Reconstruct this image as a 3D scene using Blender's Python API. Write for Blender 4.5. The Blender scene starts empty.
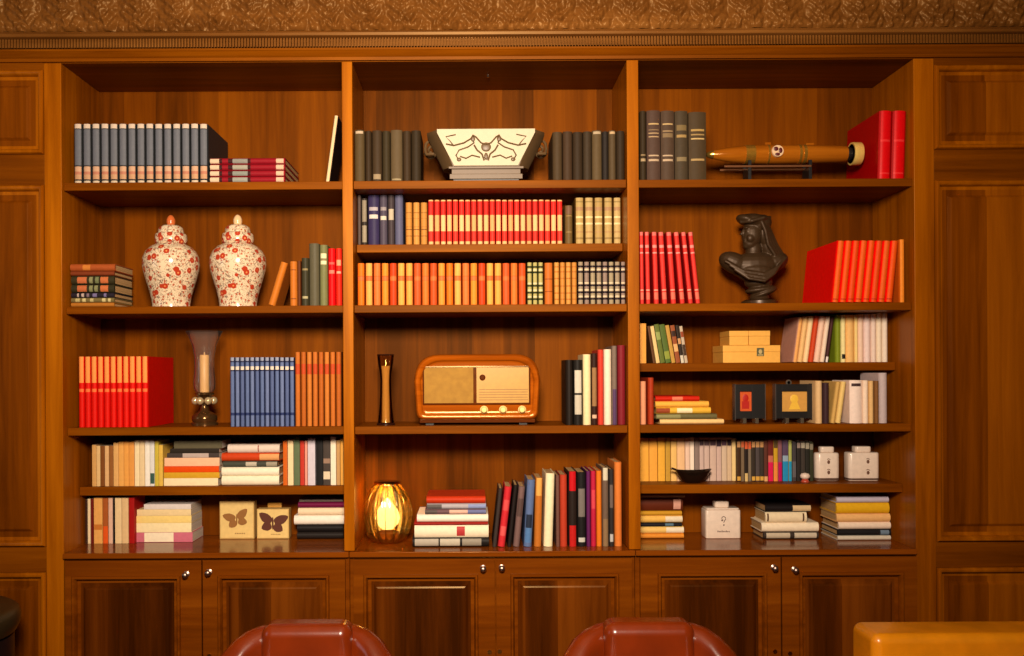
import bpy, math, random
from mathutils import Vector, Matrix, noise
random.seed(7)
PI = math.pi
sc = bpy.context.scene
col = sc.collection

# ------------------------------------------------------------------ camera, world, light, exposure
D, F, VX, VY, ROLL = 3.7, 925.0, 472.0, 372.0, 0.0054
EYE = 1.52
cd = bpy.data.cameras.new('camera'); cam = bpy.data.objects.new('camera', cd); col.objects.link(cam)
cam.location = (0, -D, EYE); cam.rotation_euler = (PI/2, ROLL, 0)
cd.sensor_width = 36.0; cd.lens = 36.0*F/1024.0
cd.shift_x = (512-VX)/1024.0; cd.shift_y = (VY-328)/1024.0
cd.clip_start = 0.05; cd.clip_end = 60
sc.camera = cam

w = bpy.data.worlds.new('world'); sc.world = w; w.use_nodes = True
w.node_tree.nodes['Background'].inputs[0].default_value = (1.0, 0.74, 0.50, 1)
w.node_tree.nodes['Background'].inputs[1].default_value = 0.02

def area(name, loc, target, size, power, color, spread=PI, size_y=None):
    l = bpy.data.lights.new(name, 'AREA'); l.energy = power; l.color = color
    l.shape = 'RECTANGLE' if size_y else 'DISK'; l.size = size
    if size_y: l.size_y = size_y
    l.spread = spread
    o = bpy.data.objects.new(name, l); col.objects.link(o); o.location = loc
    o.rotation_euler = (Vector(target)-Vector(loc)).to_track_quat('-Z', 'Y').to_euler()
    return o
area('ceiling_lamp_light', (-0.05, -3.75, 2.54), (-0.15, 0.0, 1.98), 0.70, 80, (1.0, 0.82, 0.63), math.radians(96))
area('window_light', (-4.6, -2.6, 2.1), (-1.0, 0, 1.9), 1.2, 10, (0.80, 0.88, 1.0), PI, 1.8)

sc.view_settings.view_transform = 'Standard'; sc.view_settings.look = 'None'
sc.view_settings.gamma = 1.0; sc.view_settings.use_curve_mapping = False
sc.view_settings.exposure = 0.0

# ------------------------------------------------------------------ pixel-to-place helpers (photo measurements)
def unroll(px, py): return px-ROLL*(py-VY), py+ROLL*(px-VX)
def PX(px, y, py=330): return (unroll(px, py)[0]-VX)/F*(D+y)
def PZ(py, y, px=472): return EYE-(unroll(px, py)[1]-VY)/F*(D+y)
def U(u): return (u-VX)*0.004
def V(v): return EYE-(v-VY)*0.004

# ------------------------------------------------------------------ materials
def lin(c):
    return tuple(((v/255.0)/12.92 if v/255.0 <= .04045 else ((v/255.0+.055)/1.055)**2.4) for v in c)
_mc = {}
def newmat(name):
    m = bpy.data.materials.new(name); m.use_nodes = True
    nt = m.node_tree; return m, nt, nt.nodes['Principled BSDF']
def ramp(nt, fac, stops):
    r = nt.nodes.new('ShaderNodeValToRGB'); e = r.color_ramp.elements
    while len(e) < len(stops): e.new(0.5)
    for i, (p, c) in enumerate(stops): e[i].position = p; e[i].color = (*c, 1)
    nt.links.new(fac, r.inputs[0]); return r.outputs[0]
def tex(nt, kind, scale, coords='Object', **kw):
    tc = nt.nodes.new('ShaderNodeTexCoord'); mp = nt.nodes.new('ShaderNodeMapping')
    mp.inputs['Scale'].default_value = scale if not isinstance(scale, (int, float)) else (scale,)*3
    nt.links.new(tc.outputs[coords], mp.inputs[0])
    t = nt.nodes.new(kind); nt.links.new(mp.outputs[0], t.inputs['Vector'])
    for k, v in kw.items():
        if k in t.inputs: t.inputs[k].default_value = v
        else: setattr(t, k, v)
    return t
def mathn(nt, op, a, b=None):
    n = nt.nodes.new('ShaderNodeMath'); n.operation = op
    for i, v in enumerate((a, b)):
        if v is None: continue
        if isinstance(v, (int, float)): n.inputs[i].default_value = v
        else: nt.links.new(v, n.inputs[i])
    return n.outputs[0]
def mixc(nt, fac, a, b, mode='MIX'):
    n = nt.nodes.new('ShaderNodeMix'); n.data_type = 'RGBA'; n.blend_type = mode
    for i, v in ((0, fac), (6, a), (7, b)):
        if isinstance(v, (int, float)): n.inputs[i].default_value = v
        elif isinstance(v, tuple): n.inputs[i].default_value = (*v, 1)
        else: nt.links.new(v, n.inputs[i])
    return n.outputs[2]
def bump(nt, b, h, strength=.2, dist=.002):
    n = nt.nodes.new('ShaderNodeBump'); n.inputs['Strength'].default_value = strength; n.inputs['Distance'].default_value = dist
    nt.links.new(h, n.inputs['Height']); nt.links.new(n.outputs[0], b.inputs['Normal'])

def wood(name, c_dark, c_mid, c_light, axis='Z', rough=.32, boards=0, grain=1.0, spec=.25):
    if name in _mc: return _mc[name]
    m, nt, b = newmat(name)
    s = {'Z': (26*grain, 26*grain, 1.3), 'X': (1.3, 26*grain, 26*grain)}[axis]
    n1 = tex(nt, 'ShaderNodeTexNoise', s, Scale=1.0, Detail=6.0, Roughness=.62, Distortion=.5)
    n2 = tex(nt, 'ShaderNodeTexNoise', tuple(v*.22 for v in s), Scale=1.0, Detail=3.0, Roughness=.5)
    f = mathn(nt, 'ADD', mathn(nt, 'MULTIPLY', n1.outputs[0], .55), mathn(nt, 'MULTIPLY', n2.outputs[0], .45))
    if boards:                               # veneer strips of differing tone
        tc = nt.nodes.new('ShaderNodeTexCoord'); sp = nt.nodes.new('ShaderNodeSeparateXYZ'); nt.links.new(tc.outputs['Object'], sp.inputs[0])
        k = mathn(nt, 'FLOOR', mathn(nt, 'MULTIPLY', sp.outputs[0], boards))
        wn = nt.nodes.new('ShaderNodeTexWhiteNoise'); wn.noise_dimensions = '1D'; nt.links.new(k, wn.inputs['W'])
        f = mathn(nt, 'ADD', f, mathn(nt, 'MULTIPLY', mathn(nt, 'SUBTRACT', wn.outputs[0], .5), .30))
    c = ramp(nt, f, [(.30, lin(c_dark)), (.50, lin(c_mid)), (.72, lin(c_light))])
    nt.links.new(c, b.inputs['Base Color'])
    b.inputs['Roughness'].default_value = rough
    b.inputs['Specular IOR Level'].default_value = spec; b.inputs['Specular Tint'].default_value = (1.0, .66, .30, 1)
    bump(nt, b, n1.outputs[0], .12, .001)
    _mc[name] = m; return m

def plain(c, rough=.5, metal=0.0, spec=.4, var=.055, name=None, scale=60, coat=0.0):
    key = (tuple(c), rough, metal, spec, var, coat)
    if key in _mc: return _mc[key]
    m, nt, b = newmat(name or 'finish_%d_%d_%d' % tuple(int(x) for x in c))
    L = lin(c)
    n = tex(nt, 'ShaderNodeTexNoise', scale, Scale=1.0, Detail=3.0)
    cc = ramp(nt, n.outputs[0], [(.3, tuple(x*(1-var) for x in L)), (.7, tuple(min(1, x*(1+var)) for x in L))])
    nt.links.new(cc, b.inputs['Base Color'])
    b.inputs['Roughness'].default_value = rough; b.inputs['Metallic'].default_value = metal
    b.inputs['Specular IOR Level'].default_value = spec; b.inputs['Coat Weight'].default_value = coat
    _mc[key] = m; return m

def pages_mat(white=False):
    if ('pages', white) in _mc: return _mc[('pages', white)]
    m, nt, b = newmat('page_edges')
    n = tex(nt, 'ShaderNodeTexNoise', (1400, 3, 3), Scale=1.0, Detail=2.0)
    nt.links.new(ramp(nt, n.outputs[0], [(.35, lin((190, 176, 158) if white else (160, 118, 70))), (.65, lin((234, 222, 206) if white else (216, 178, 126)))]), b.inputs['Base Color'])
    b.inputs['Roughness'].default_value = .85; b.inputs['Specular IOR Level'].default_value = .1
    _mc[('pages', white)] = m; return m

def leather(name, c, rough=.28):
    m, nt, b = newmat(name); L = lin(c)
    n = tex(nt, 'ShaderNodeTexNoise', 7, Scale=1.0, Detail=4.0)
    nt.links.new(ramp(nt, n.outputs[0], [(.3, tuple(x*.7 for x in L)), (.7, tuple(min(1, x*1.1) for x in L))]), b.inputs['Base Color'])
    v = tex(nt, 'ShaderNodeTexVoronoi', 260, Scale=1.0)
    bump(nt, b, v.outputs['Distance'], .12, .001)
    b.inputs['Roughness'].default_value = rough; b.inputs['Specular IOR Level'].default_value = .5
    b.inputs['Coat Weight'].default_value = .35; b.inputs['Coat Roughness'].default_value = .18
    return m

def thin_glass(name, tint=(1, 1, 1), rough=.03, ior=1.35, extra=0.0, haze=0.0):
    m = bpy.data.materials.new(name); m.use_nodes = True; nt = m.node_tree
    nt.nodes.remove(nt.nodes['Principled BSDF'])
    out = nt.nodes['Material Output']
    tr = nt.nodes.new('ShaderNodeBsdfTransparent'); tr.inputs[0].default_value = (*tint, 1)
    gl = nt.nodes.new('ShaderNodeBsdfGlossy'); gl.inputs['Roughness'].default_value = rough; gl.inputs[0].default_value = (*tint, 1)
    fr = nt.nodes.new('ShaderNodeFresnel'); fr.inputs[0].default_value = ior
    mx = nt.nodes.new('ShaderNodeMixShader')
    nt.links.new(mathn(nt, 'MINIMUM', mathn(nt, 'ADD', fr.outputs[0], extra), 1.0), mx.inputs[0])
    nt.links.new(tr.outputs[0], mx.inputs[1]); nt.links.new(gl.outputs[0], mx.inputs[2])
    if haze:                                  # white diffuse mixed in, painting a pale sheen onto the glass
        df = nt.nodes.new('ShaderNodeBsdfDiffuse'); df.inputs[0].default_value = (.9, .88, .84, 1)
        m2 = nt.nodes.new('ShaderNodeMixShader'); m2.inputs[0].default_value = haze
        nt.links.new(mx.outputs[0], m2.inputs[1]); nt.links.new(df.outputs[0], m2.inputs[2]); mx = m2
    nt.links.new(mx.outputs[0], out.inputs[0]); return m

W_D, W_M, W_L = (108, 50, 0), (150, 78, 1), (184, 103, 6)
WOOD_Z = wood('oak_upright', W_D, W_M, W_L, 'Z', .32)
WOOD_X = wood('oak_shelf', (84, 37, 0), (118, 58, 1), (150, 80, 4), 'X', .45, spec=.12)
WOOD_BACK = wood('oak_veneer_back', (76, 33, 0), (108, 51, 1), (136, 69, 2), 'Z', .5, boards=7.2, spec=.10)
WOOD_TOP = wood('oak_ledge', (84, 34, 2), (122, 58, 6), (150, 76, 12), 'X', .16)
WOOD_PANEL = wood('oak_panel', (92, 41, 0), (128, 63, 2), (158, 84, 6), 'Z', .3, boards=6.3)
WOOD_DOORP = wood('walnut_door_panel', (54, 21, 1), (88, 39, 3), (118, 58, 8), 'Z', .28, boards=7.7)
WOOD_DOOR = wood('oak_door_frame', (78, 33, 1), (112, 52, 3), (142, 73, 8), 'X', .28)
WOOD_FRIEZE = wood('oak_carved', (80, 44, 12), (114, 68, 24), (148, 96, 42), 'X', .36, grain=.6)
BRASS = plain((206, 160, 84), .22, 1.0, name='brass')
SILVER = plain((205, 200, 192), .25, 1.0, name='silver_metal')
BLACK = plain((22, 19, 18), .4, name='black_paint')

# ------------------------------------------------------------------ mesh building
class MB:
    def __init__(s): s.v = []; s.f = []; s.m = []
    def add(s, verts, faces, mi=0):
        o = len(s.v); s.v += [tuple(p) for p in verts]
        for f in faces: s.f.append([i+o for i in f]); s.m.append(mi)
        return s
    def box(s, x0, x1, y0, y1, z0, z1, mi=0):
        return s.add([(x0,y0,z0),(x1,y0,z0),(x1,y1,z0),(x0,y1,z0),(x0,y0,z1),(x1,y0,z1),(x1,y1,z1),(x0,y1,z1)],
                     [(0,3,2,1),(4,5,6,7),(0,1,5,4),(1,2,6,5),(2,3,7,6),(3,0,4,7)], mi)
    def lathe(s, prof, c=(0,0,0), n=32, mi=0, rfun=None, axis='Z'):
        vs = []; fs = []
        for (r, h) in prof:
            for k in range(n):
                a = 2*PI*k/n; rr = max(r, .0001)*(rfun(a, h) if rfun else 1)
                p = (rr*math.cos(a), rr*math.sin(a), h)
                if axis == 'X': p = (h, p[0], p[1])
                elif axis == 'Y': p = (p[0], h, p[1])
                vs.append((p[0]+c[0], p[1]+c[1], p[2]+c[2]))
        for i in range(len(prof)-1):
            for k in range(n):
                a, b = i*n+k, i*n+(k+1) % n
                q = (a, b, b+n, a+n)
                fs.append(q if axis != 'Y' else q[::-1])
        fs.append(tuple(range(n))[::-1]); fs.append(tuple(range((len(prof)-1)*n, len(prof)*n)))
        return s.add(vs, fs, mi)
    def tube(s, pts, r, n=8, mi=0):
        pts = [Vector(p) for p in pts]; vs = []; fs = []
        for i, p in enumerate(pts):
            t = (pts[min(i+1, len(pts)-1)]-pts[max(i-1, 0)]).normalized()
            u = t.cross(Vector((0, 0, 1)));  u = u if u.length > .05 else t.cross(Vector((0, 1, 0)))
            u.normalize(); q = t.cross(u)
            rr = r[i] if isinstance(r, (list, tuple)) else r
            for k in range(n):
                a = 2*PI*k/n; vs.append(p+u*rr*math.cos(a)+q*rr*math.sin(a))
        for i in range(len(pts)-1):
            for k in range(n):
                a, b = i*n+k, i*n+(k+1) % n; fs.append((a, b, b+n, a+n))
        fs.append(tuple(range(n))[::-1]); fs.append(tuple(range((len(pts)-1)*n, len(pts)*n)))
        return s.add(vs, fs, mi)
    def ell(s, c, r, n=16, mi=0, rot=None):
        vs = []; fs = []; m = n//2
        for i in range(m+1):
            th = PI*i/m
            for k in range(n):
                a = 2*PI*k/n; p = Vector((r[0]*math.sin(th)*math.cos(a), r[1]*math.sin(th)*math.sin(a), r[2]*math.cos(th)))
                if rot: p = rot @ p
                vs.append(p+Vector(c))
        for i in range(m):
            for k in range(n):
                a, b = i*n+k, i*n+(k+1) % n; fs.append((a, a+n, b+n, b))
        return s.add(vs, fs, mi)
    def rings(s, x0, x1, z0, z1, prof, fill=True, mi=0, y=0.0):
        """nested rectangles: prof = [(inset, y), ...] outermost first, a mitred moulding"""
        vs = []; fs = []
        for (i, yy) in prof:
            vs += [(x0+i, y+yy, z0+i), (x1-i, y+yy, z0+i), (x1-i, y+yy, z1-i), (x0+i, y+yy, z1-i)]
        for k in range(len(prof)-1):
            for j in range(4):
                a, b = k*4+j, k*4+(j+1) % 4; fs.append((a, b, b+4, a+4))
        if fill: e = (len(prof)-1)*4; fs.append((e, e+1, e+2, e+3))
        return s.add(vs, fs, mi)
    def mesh(s, name, mats, smooth=None):
        me = bpy.data.meshes.new(name); me.from_pydata(s.v, [], s.f)
        for m in (mats if isinstance(mats, (list, tuple)) else [mats]): me.materials.append(m)
        me.polygons.foreach_set('material_index', s.m)
        if smooth is not None:
            me.polygons.foreach_set('use_smooth', [True]*len(s.f))
            me.set_sharp_from_angle(angle=math.radians(smooth))
        me.update(); return me
def link(name, me, parent=None, loc=(0,0,0), rot=(0,0,0)):
    o = bpy.data.objects.new(name, me); col.objects.link(o); o.location = loc; o.rotation_euler = rot
    if parent: o.parent = parent
    return o
def part(name, mb, mats, parent=None, bevel=0, smooth=None, loc=(0,0,0), rot=(0,0,0), seg=2):
    o = link(name, mb.mesh(name, mats, smooth), parent, loc, rot)
    if bevel:
        b = o.modifiers.new('bevel', 'BEVEL'); b.width = bevel; b.segments = seg; b.limit_method = 'ANGLE'; b.angle_limit = math.radians(40)
        if smooth is None:
            o.data.polygons.foreach_set('use_smooth', [True]*len(o.data.polygons))
            b.harden_normals = True
    return o
def thing(name, label, cat, loc=(0,0,0), rot=(0,0,0), group=None):
    loc = (loc[0], loc[1], loc[2]+(.0004 if loc[2] > .1 else 0))
    o = link(name, None, None, loc, rot); return tag(o, label, cat, group)
def tag(o, label, cat, group=None):
    o['label'] = label; o['category'] = cat
    if group: o['group'] = group
    return o
def struct(o): o['kind'] = 'structure'; return o

# ------------------------------------------------------------------ the room
zc = 3.24
struct(part('floor', MB().box(-4.2, 4.4, -6.0, .45, -.1, 0), wood('floor_parquet', (70, 34, 10), (104, 56, 20), (130, 76, 32), 'X', .3, boards=0)))
struct(part('ceiling', MB().box(-4.2, 4.4, -6.0, .45, zc, zc+.1), plain((226, 214, 192), .9, name='ceiling_plaster')))
wb = struct(part('wall_back', MB().box(-4.2, 4.4, .45, .55, 0, zc), WOOD_PANEL))
BASE_Z = V(550.5)
CEIL_Z = V(61)
xs = dict(a0=U(45.5), a1=U(63.2), b0=U(343.2), b1=U(354), c0=U(627.9), c1=U(639.9), d0=U(914.5), d1=U(935))
# panelling on both flanks of the bookcase
def flank(x0, x1, n):
    """frame-and-panel joinery, three fields high, from x0 to x1"""
    rails = [(0, .14), (V(570), V(544)), (V(183), V(152)), (V(68), V(53))]
    f = MB().box(x0, x1, .03, .44, 0, V(53))
    for (a, b) in rails: f.box(x0, x1, 0, .029, a, b)
    part('panel_rails', f, WOOD_X, wb, .002)
    for (z0, z1) in ((.14, V(570)), (V(544), V(183)), (V(152), V(68))):
        p = MB().rings(x0+.001, x1-.001, z0, z1, [(0, .0), (.001, -.010), (.006, -.015), (.014, -.014), (.020, -.005), (.023, .010), (.036, .012)], False)
        part('panel_moulding', p, WOOD_Z, wb, smooth=50)
        q = MB().rings(x0+.036, x1-.036, z0+.036, z1-.036, [(-.001, .012), (.022, .012), (.032, .003), (.036, .002)])
        part('panel_field', q, WOOD_PANEL, wb)
flank(U(-160), xs['a0'], 0); flank(xs['d1'], U(1140), 1)
for a, b in ((-4.2, U(-160)), (U(1140), 4.4)):
    part('panel_stile', MB().box(a, b, 0, .44, 0, V(53)), WOOD_Z, wb)
# cornice: fillet, dentils, ledge, carved frieze
X0, X1 = -4.2, 4.4
def profile(pts, name, mat, smooth=40):
    m = MB(); n = len(pts)
    m.add([(X0, y, z) for (y, z) in pts]+[(X1, y, z) for (y, z) in pts], [(i, i+1, n+i+1, n+i) for i in range(n-1)])
    return struct(part(name, m, mat, smooth=smooth))
profile([(.44, CEIL_Z+.002), (-.012, CEIL_Z+.002), (-.014, V(57.5)), (-.024, V(56)), (-.030, V(53)), (-.036, V(52)), (-.036, V(50)), (.0, V(50))], 'trim_1', WOOD_X)
m = MB(); vs = []; fs = []; pitch = .0118; i = 0; x = X0
while x < X1:
    for (xa, dy) in ((x, -.034), (x+.0042, -.034), (x+.0046, -.050), (x+.0114, -.050)):
        vs += [(xa, dy, V(50)), (xa, dy, V(41.5))]
    x += pitch
fs = [(2*i, 2*i+2, 2*i+3, 2*i+1) for i in range(len(vs)//2-1)]
struct(part('trim_2', m.add(vs, fs), WOOD_FRIEZE))
profile([(-.030, V(41.5)), (-.060, V(41.5)), (-.068, V(40.5)), (-.070, V(38)), (-.062, V(36.5)), (-.058, V(35)), (-.040, V(34)), (0, V(34))], 'trim_3', WOOD_FRIEZE)
def carve(x, t):
    """acanthus leaves: t runs from 0 at the foot to 1 at the crown of the frieze"""
    H = .30; z = t*H; h = 0.0
    wx = .010*noise.noise(Vector((x*9, z*11, 2.0)))
    for p, off, amp, lob in ((.150, 0, 1.0, 8.0), (.150, .5, .8, 10.0)):
        u = ((x+wx+.035*math.sin(z*16+off*6))/p+off) % 1-.5; a = abs(u)*2
        body = max(0, 1-a**2.2)
        ph = z/H*lob-a*1.7
        q = body*(.40+.60*(.5+.5*math.cos(2*PI*ph))**.8)+.25*math.exp(-(a/.10)**2)
        h = max(h, amp*q*(.75+.25*math.cos(20*z+off*9)))
    q = .040; u = (x/q) % 1-.5                                # leaf tips along the foot
    h = max(h*min(1, z/.03+.25), .85*max(0, 1-(u/.40)**2)*max(0, 1-abs(z-.014)/.018))
    h += .30*noise.noise(Vector((x*30, z*30, 1.3)))+.22*noise.noise(Vector((x*75, z*75, 4.1)))
    return max(0, h)
m = MB(); nx, nz = 1950, 54; xa, xb = U(-170), U(1300); vs = []; fs = []
for j in range(nz):
    t = j/(nz-1)
    for i in range(nx):
        x = xa+(xb-xa)*i/(nx-1); h = carve(x, t)
        vs.append((x, -.045-.10*t*t-.024*h, V(34)+t*.30))
for j in range(nz-1):
    for i in range(nx-1): a = j*nx+i; fs.append((a, a+1, a+nx+1, a+nx))
struct(part('trim_4', m.add(vs, fs), WOOD_FRIEZE, smooth=60))
struct(part('trim_5', MB().box(X0, X1, -.02, .44, V(34), zc-.001), WOOD_FRIEZE))

# ------------------------------------------------------------------ the bookcase
DEP = .38
bc = thing('bookcase', 'built-in brown oak bookcase of three open bays between panelled walls', 'bookcase')
for a, b in (('a0', 'a1'), ('b0', 'b1'), ('c0', 'c1'), ('d0', 'd1')):
    zb = 0 if a in ('a0', 'd0') else BASE_Z+.001
    part('upright', MB().box(xs[a]+.0005, xs[b]-.0005, -.004, DEP+.02, zb, CEIL_Z-.0005), WOOD_Z, bc, .003)
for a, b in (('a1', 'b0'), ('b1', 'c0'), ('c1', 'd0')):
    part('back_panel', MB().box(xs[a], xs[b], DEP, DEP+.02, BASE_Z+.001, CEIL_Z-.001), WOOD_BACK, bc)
part('top_board', MB().box(xs['a0'], xs['d1'], .002, DEP+.02, CEIL_Z, CEIL_Z+.001+.02), WOOD_X, bc)
BAY = {'L': ('a1', 'b0'), 'C': ('b1', 'c0'), 'R': ('c1', 'd0')}
SH = {}
def shelf(key, yf, v0, v1):
    z1 = EYE-(v0-VY)*(D+yf)/F; z0 = EYE-(v1-VY)*(D+yf)/F
    a, b = BAY[key[0]]
    part('shelf', MB().box(xs[a]+.0008, xs[b]-.0008, yf, DEP-.0008, z0, z1), WOOD_X, bc, .0025)
    SH[key] = (z1, yf, z0)
shelf('L1', .012, 180.5, 188.5); shelf('C1', .010, 180.3, 188.5); shelf('R1', .010, 180.6, 188.6)
shelf('L2', .030, 304.6, 312.0); shelf('C2', .105, 244.0, 252.0); shelf('C3', .012, 304.5, 312.2); shelf('R2', .022, 304.6, 312.4)
shelf('L3', .034, 425.7, 433.6); shelf('C4', .012, 426.0, 433.8); shelf('R4', .030, 425.8, 433.8)
shelf('L4', .145, 485.0, 493.6); shelf('R3', .165, 364.3, 372.6); shelf('R5', .105, 485.8, 494.6)
for k in 'LCR': SH[k+'B'] = (BASE_Z, -.02, 0)

# base cabinets, one under each bay, two doors each
def cabinet(key, label, doors, knobs):
    a, b = xs[BAY[key][0]]+.001, xs[BAY[key][1]]-.001
    if key == 'L': b = (xs['b0']+xs['b1'])/2-.0006
    if key == 'C': a = (xs['b0']+xs['b1'])/2+.0006; b = (xs['c0']+xs['c1'])/2-.0006
    if key == 'R': a = (xs['c0']+xs['c1'])/2+.0006
    t = thing('base_cabinet', label, 'cabinet', ((a+b)/2, 0, 0), group='panelled cabinets under the bookcase')
    ox = (a+b)/2
    part('carcass', MB().box(a-ox, b-ox, .004, DEP+.02, .09, BASE_Z-.023), WOOD_DOOR, t, .002)
    part('plinth', MB().box(a-ox, b-ox, .03, DEP+.02, 0, .0895), WOOD_DOOR, t)
    part('top', MB().box(a-ox, b-ox, -.020, DEP+.02, BASE_Z-.0225, BASE_Z), WOOD_TOP, t, .004)
    z0, z1 = .10, V(558)
    for (u0, u1, p0, p1), (ku, kv, ks) in zip(doors, knobs):
        x0, x1, q0, q1 = U(u0)-ox, U(u1)-ox, U(p0)-ox, U(p1)-ox
        zt = V(573); zb = .19
        d = MB()
        i = [(x0, z0), (x1, z0), (x1, z1), (x0, z1)]; k = [(q0, zb), (q1, zb), (q1, zt), (q0, zt)]
        y = -.018
        vs = [(x, y, z) for x, z in i]+[(x, y, z) for x, z in k]+[(x, .003, z) for x, z in i]
        fs = [(j, (j+1) % 4, 4+(j+1) % 4, 4+j) for j in range(4)]+[(8+j, 8+(j+1) % 4, (j+1) % 4, j) for j in range(4)]
        d.add(vs, fs)
        d.rings(q0, q1, zb, zt, [(0, y), (.0005, y-.009), (.004, y-.013), (.010, y-.013), (.015, y-.004), (.017, y+.010), (.030, y+.012)], False)
        do = part('door', d, WOOD_DOOR, t, smooth=40)
        part('panel', MB().rings(q0+.030, q1-.030, zb+.03, zt-.03, [(-.001, y+.012), (.010, y+.012), (.020, y+.002), (.026, y)]), WOOD_DOORP, do)
        kx, kz = U(ku)-ox, V(kv)
        kn = MB().lathe([(.0005, -.034), (.006, -.0335), (.0105, -.030), (.0125, -.025), (.0105, -.020), (.006, -.017), (.005, -.006), (.012, -.003), (.012, .0)], (kx, y, kz), 18, axis='Y')
        part('knob', kn, plain((176, 150, 136), .36, 1.0, name='old_nickel'), do, smooth=40)['label'] = 'small round metal knob'
        ky = kz-.335
        part('keyhole', MB().lathe([(.009, -.002), (.009, .0)], (U(ks)-ox, y, ky), 14, axis='Y'), BRASS, do)['label'] = 'brass keyhole plate'
cabinet('L', 'two-door oak cabinet under the bay with the two porcelain jars', [(66, 201.5, 73, 181), (203, 344.5, 218, 329)], [(187, 571.5, 195), (209.5, 569.5, 209)])
cabinet('C', 'two-door oak cabinet under the bay with the wooden radio', [(353, 493.5, 363, 477), (495, 630, 509, 617)], [(482, 567, 488), (500.5, 566.5, 498)])
cabinet('R', 'two-door oak cabinet under the bay with the dark bust', [(638.5, 778, 655.5, 764), (779.5, 914, 796, 900)], [(771, 568, 772), (791.5, 570, 787)])

# ------------------------------------------------------------------ books
_bm = {}
def book_meshes(w, d, h, spine, cover, bands, soft, rough):
    key = (round(w, 4), round(d, 3), round(h, 3), tuple(spine), tuple(cover), tuple(bands), soft, rough)
    if key in _bm: return _bm[key]
    t = .0009 if soft else min(.003, w*.16)
    b = .0008 if soft else min(.010, .36*w)
    hw = w/2
    arc = [(hw*q, b*abs(q)**2.4) for q in ((-1, -.95, -.5, 0, .5, .95, 1) if soft else (-1, -.76, -.42, 0, .42, .76, 1))]
    out = [(-hw, d), (-hw, b+.010)]+arc+[(hw, b+.010), (hw, d)]
    inn = [(hw-t, d), (hw-t, b+t), (-hw+t, b+t), (-hw+t, d)]
    poly = out+inn; n = len(poly)
    zs = sorted(set([0.0, h]+[round(f*h, 5) for a, c, _ in bands for f in (a, c) if 0 < f < 1]))
    sp = .12
    mats = [plain(cover, rough, 0, sp), plain(spine, rough, 0, sp)]; idx = {}
    m = MB(); vs = [(x, y, z) for z in zs for (x, y) in poly]
    m.v = vs
    for l in range(len(zs)-1):
        zm = (zs[l]+zs[l+1])/2/h; mi = 1
        for a, c, colr in bands:
            if a <= zm <= c:
                if colr not in idx: idx[colr] = len(mats); mats.append(plain(colr, rough, 0, sp))
                mi = idx[colr]
        for k in range(n):
            k2 = (k+1) % n; m.f.append([l*n+k, l*n+k2, (l+1)*n+k2, (l+1)*n+k]); m.m.append(mi if 3 <= k <= 6 else 0)
    top = (len(zs)-1)*n
    # caps as quads: board, spine, board
    o = len(out)
    for base, flip in ((0, True), (top, False)):
        for q in ([0, 1, o+2, o+3], [o-2, o-1, o, o+1], list(range(1, o-1))+[o+1, o+2]):
            q = [base+i for i in q]; m.f.append(q[::-1] if flip else q); m.m.append(0)
    cm = m.mesh('cover', mats, 50)
    e = .0004 if soft else .0035
    pm = MB().box(-hw+t+.0002, hw-t-.0002, b+t+.0003, d-(.0004 if soft else .004), e, h-e).mesh('pages', pages_mat(soft))
    _bm[key] = (cm, pm); return cm, pm

def book(kind, label, group, loc, rot, w, d, h, spine, cover=None, bands=(), soft=False, rough=.5):
    cm, pm = book_meshes(w, d, h, spine, cover or spine, tuple(tuple(b) for b in bands), soft, rough)
    t = thing(kind, label, 'magazine' if kind == 'magazine' else 'book', loc, rot, group)
    link('cover', cm, t); link('pages', pm, t)
    return t

ORD = ['', 'first', 'second', 'third', 'fourth', 'fifth', 'sixth', 'seventh', 'eighth', 'ninth', 'tenth', 'eleventh', 'twelfth', 'thirteenth', 'fourteenth', 'fifteenth',
       'sixteenth', 'seventeenth', 'eighteenth', 'nineteenth', 'twentieth', 'twenty-first', 'twenty-second', 'twenty-third', 'twenty-fourth', 'twenty-fifth', 'twenty-sixth']
def ceiling_over(sh):
    """underside of whatever is above a shelf"""
    z = SH[sh][0]; return min([v[2]-.003 for k, v in SH.items() if k[0] == sh[0] and v[2] > z+.02]+[CEIL_Z-.003])
def upright(sh, y, x0, x1, top, spine, label, group, depth=None, lean=0.0, kind='book', cover=None, bands=(), soft=False, rough=.5, gap=.0016, ybot=None):
    """a standing book whose foot runs from x0 to x1 and whose head is at top (photo measurements); lean = sideways slip of the head"""
    z = SH[sh][0]; yb = ybot or 330
    py = EYE-(z-EYE); py = VY+(EYE-z)*F/(D+y)
    a, b = PX(x0, y, py), PX(x1, y, py)
    xa, xb = BAY[sh[0]]; a, b = max(a, xs[xa]+.002), min(b, xs[xb]-.002)
    h = min(PZ(top, y, (x0+x1)/2)-z, ceiling_over(sh)-z)
    dx = lean/F*(D+y); ang = math.atan2(dx, h); w = (b-a)*math.cos(ang)-gap
    h = h/math.cos(ang)-w*math.sin(abs(ang)) if lean else h
    d = depth or (DEP-.006-y-(.02 if y < .15 else 0))
    d = min(d, DEP-.006-y)
    return book(kind, label, group, ((a+b)/2, y, z+w/2*math.sin(abs(ang))+.0002), (0, ang, 0), w, d, h, spine, cover, bands, soft, rough)
def series(sh, y, x0, x1, n, top, desc, end, group, colours, **kw):
    """n matching volumes side by side"""
    for i in range(n):
        a = x0+(x1-x0)*i/n; b = x0+(x1-x0)*(i+1)/n
        c = colours[i % len(colours)]
        upright(sh, y, a, b, top+(random.uniform(-.4, .4) if kw.get('soft') else 0), c, '%s, %s from %s' % (desc, ORD[i+1], end), group, **kw)
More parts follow.
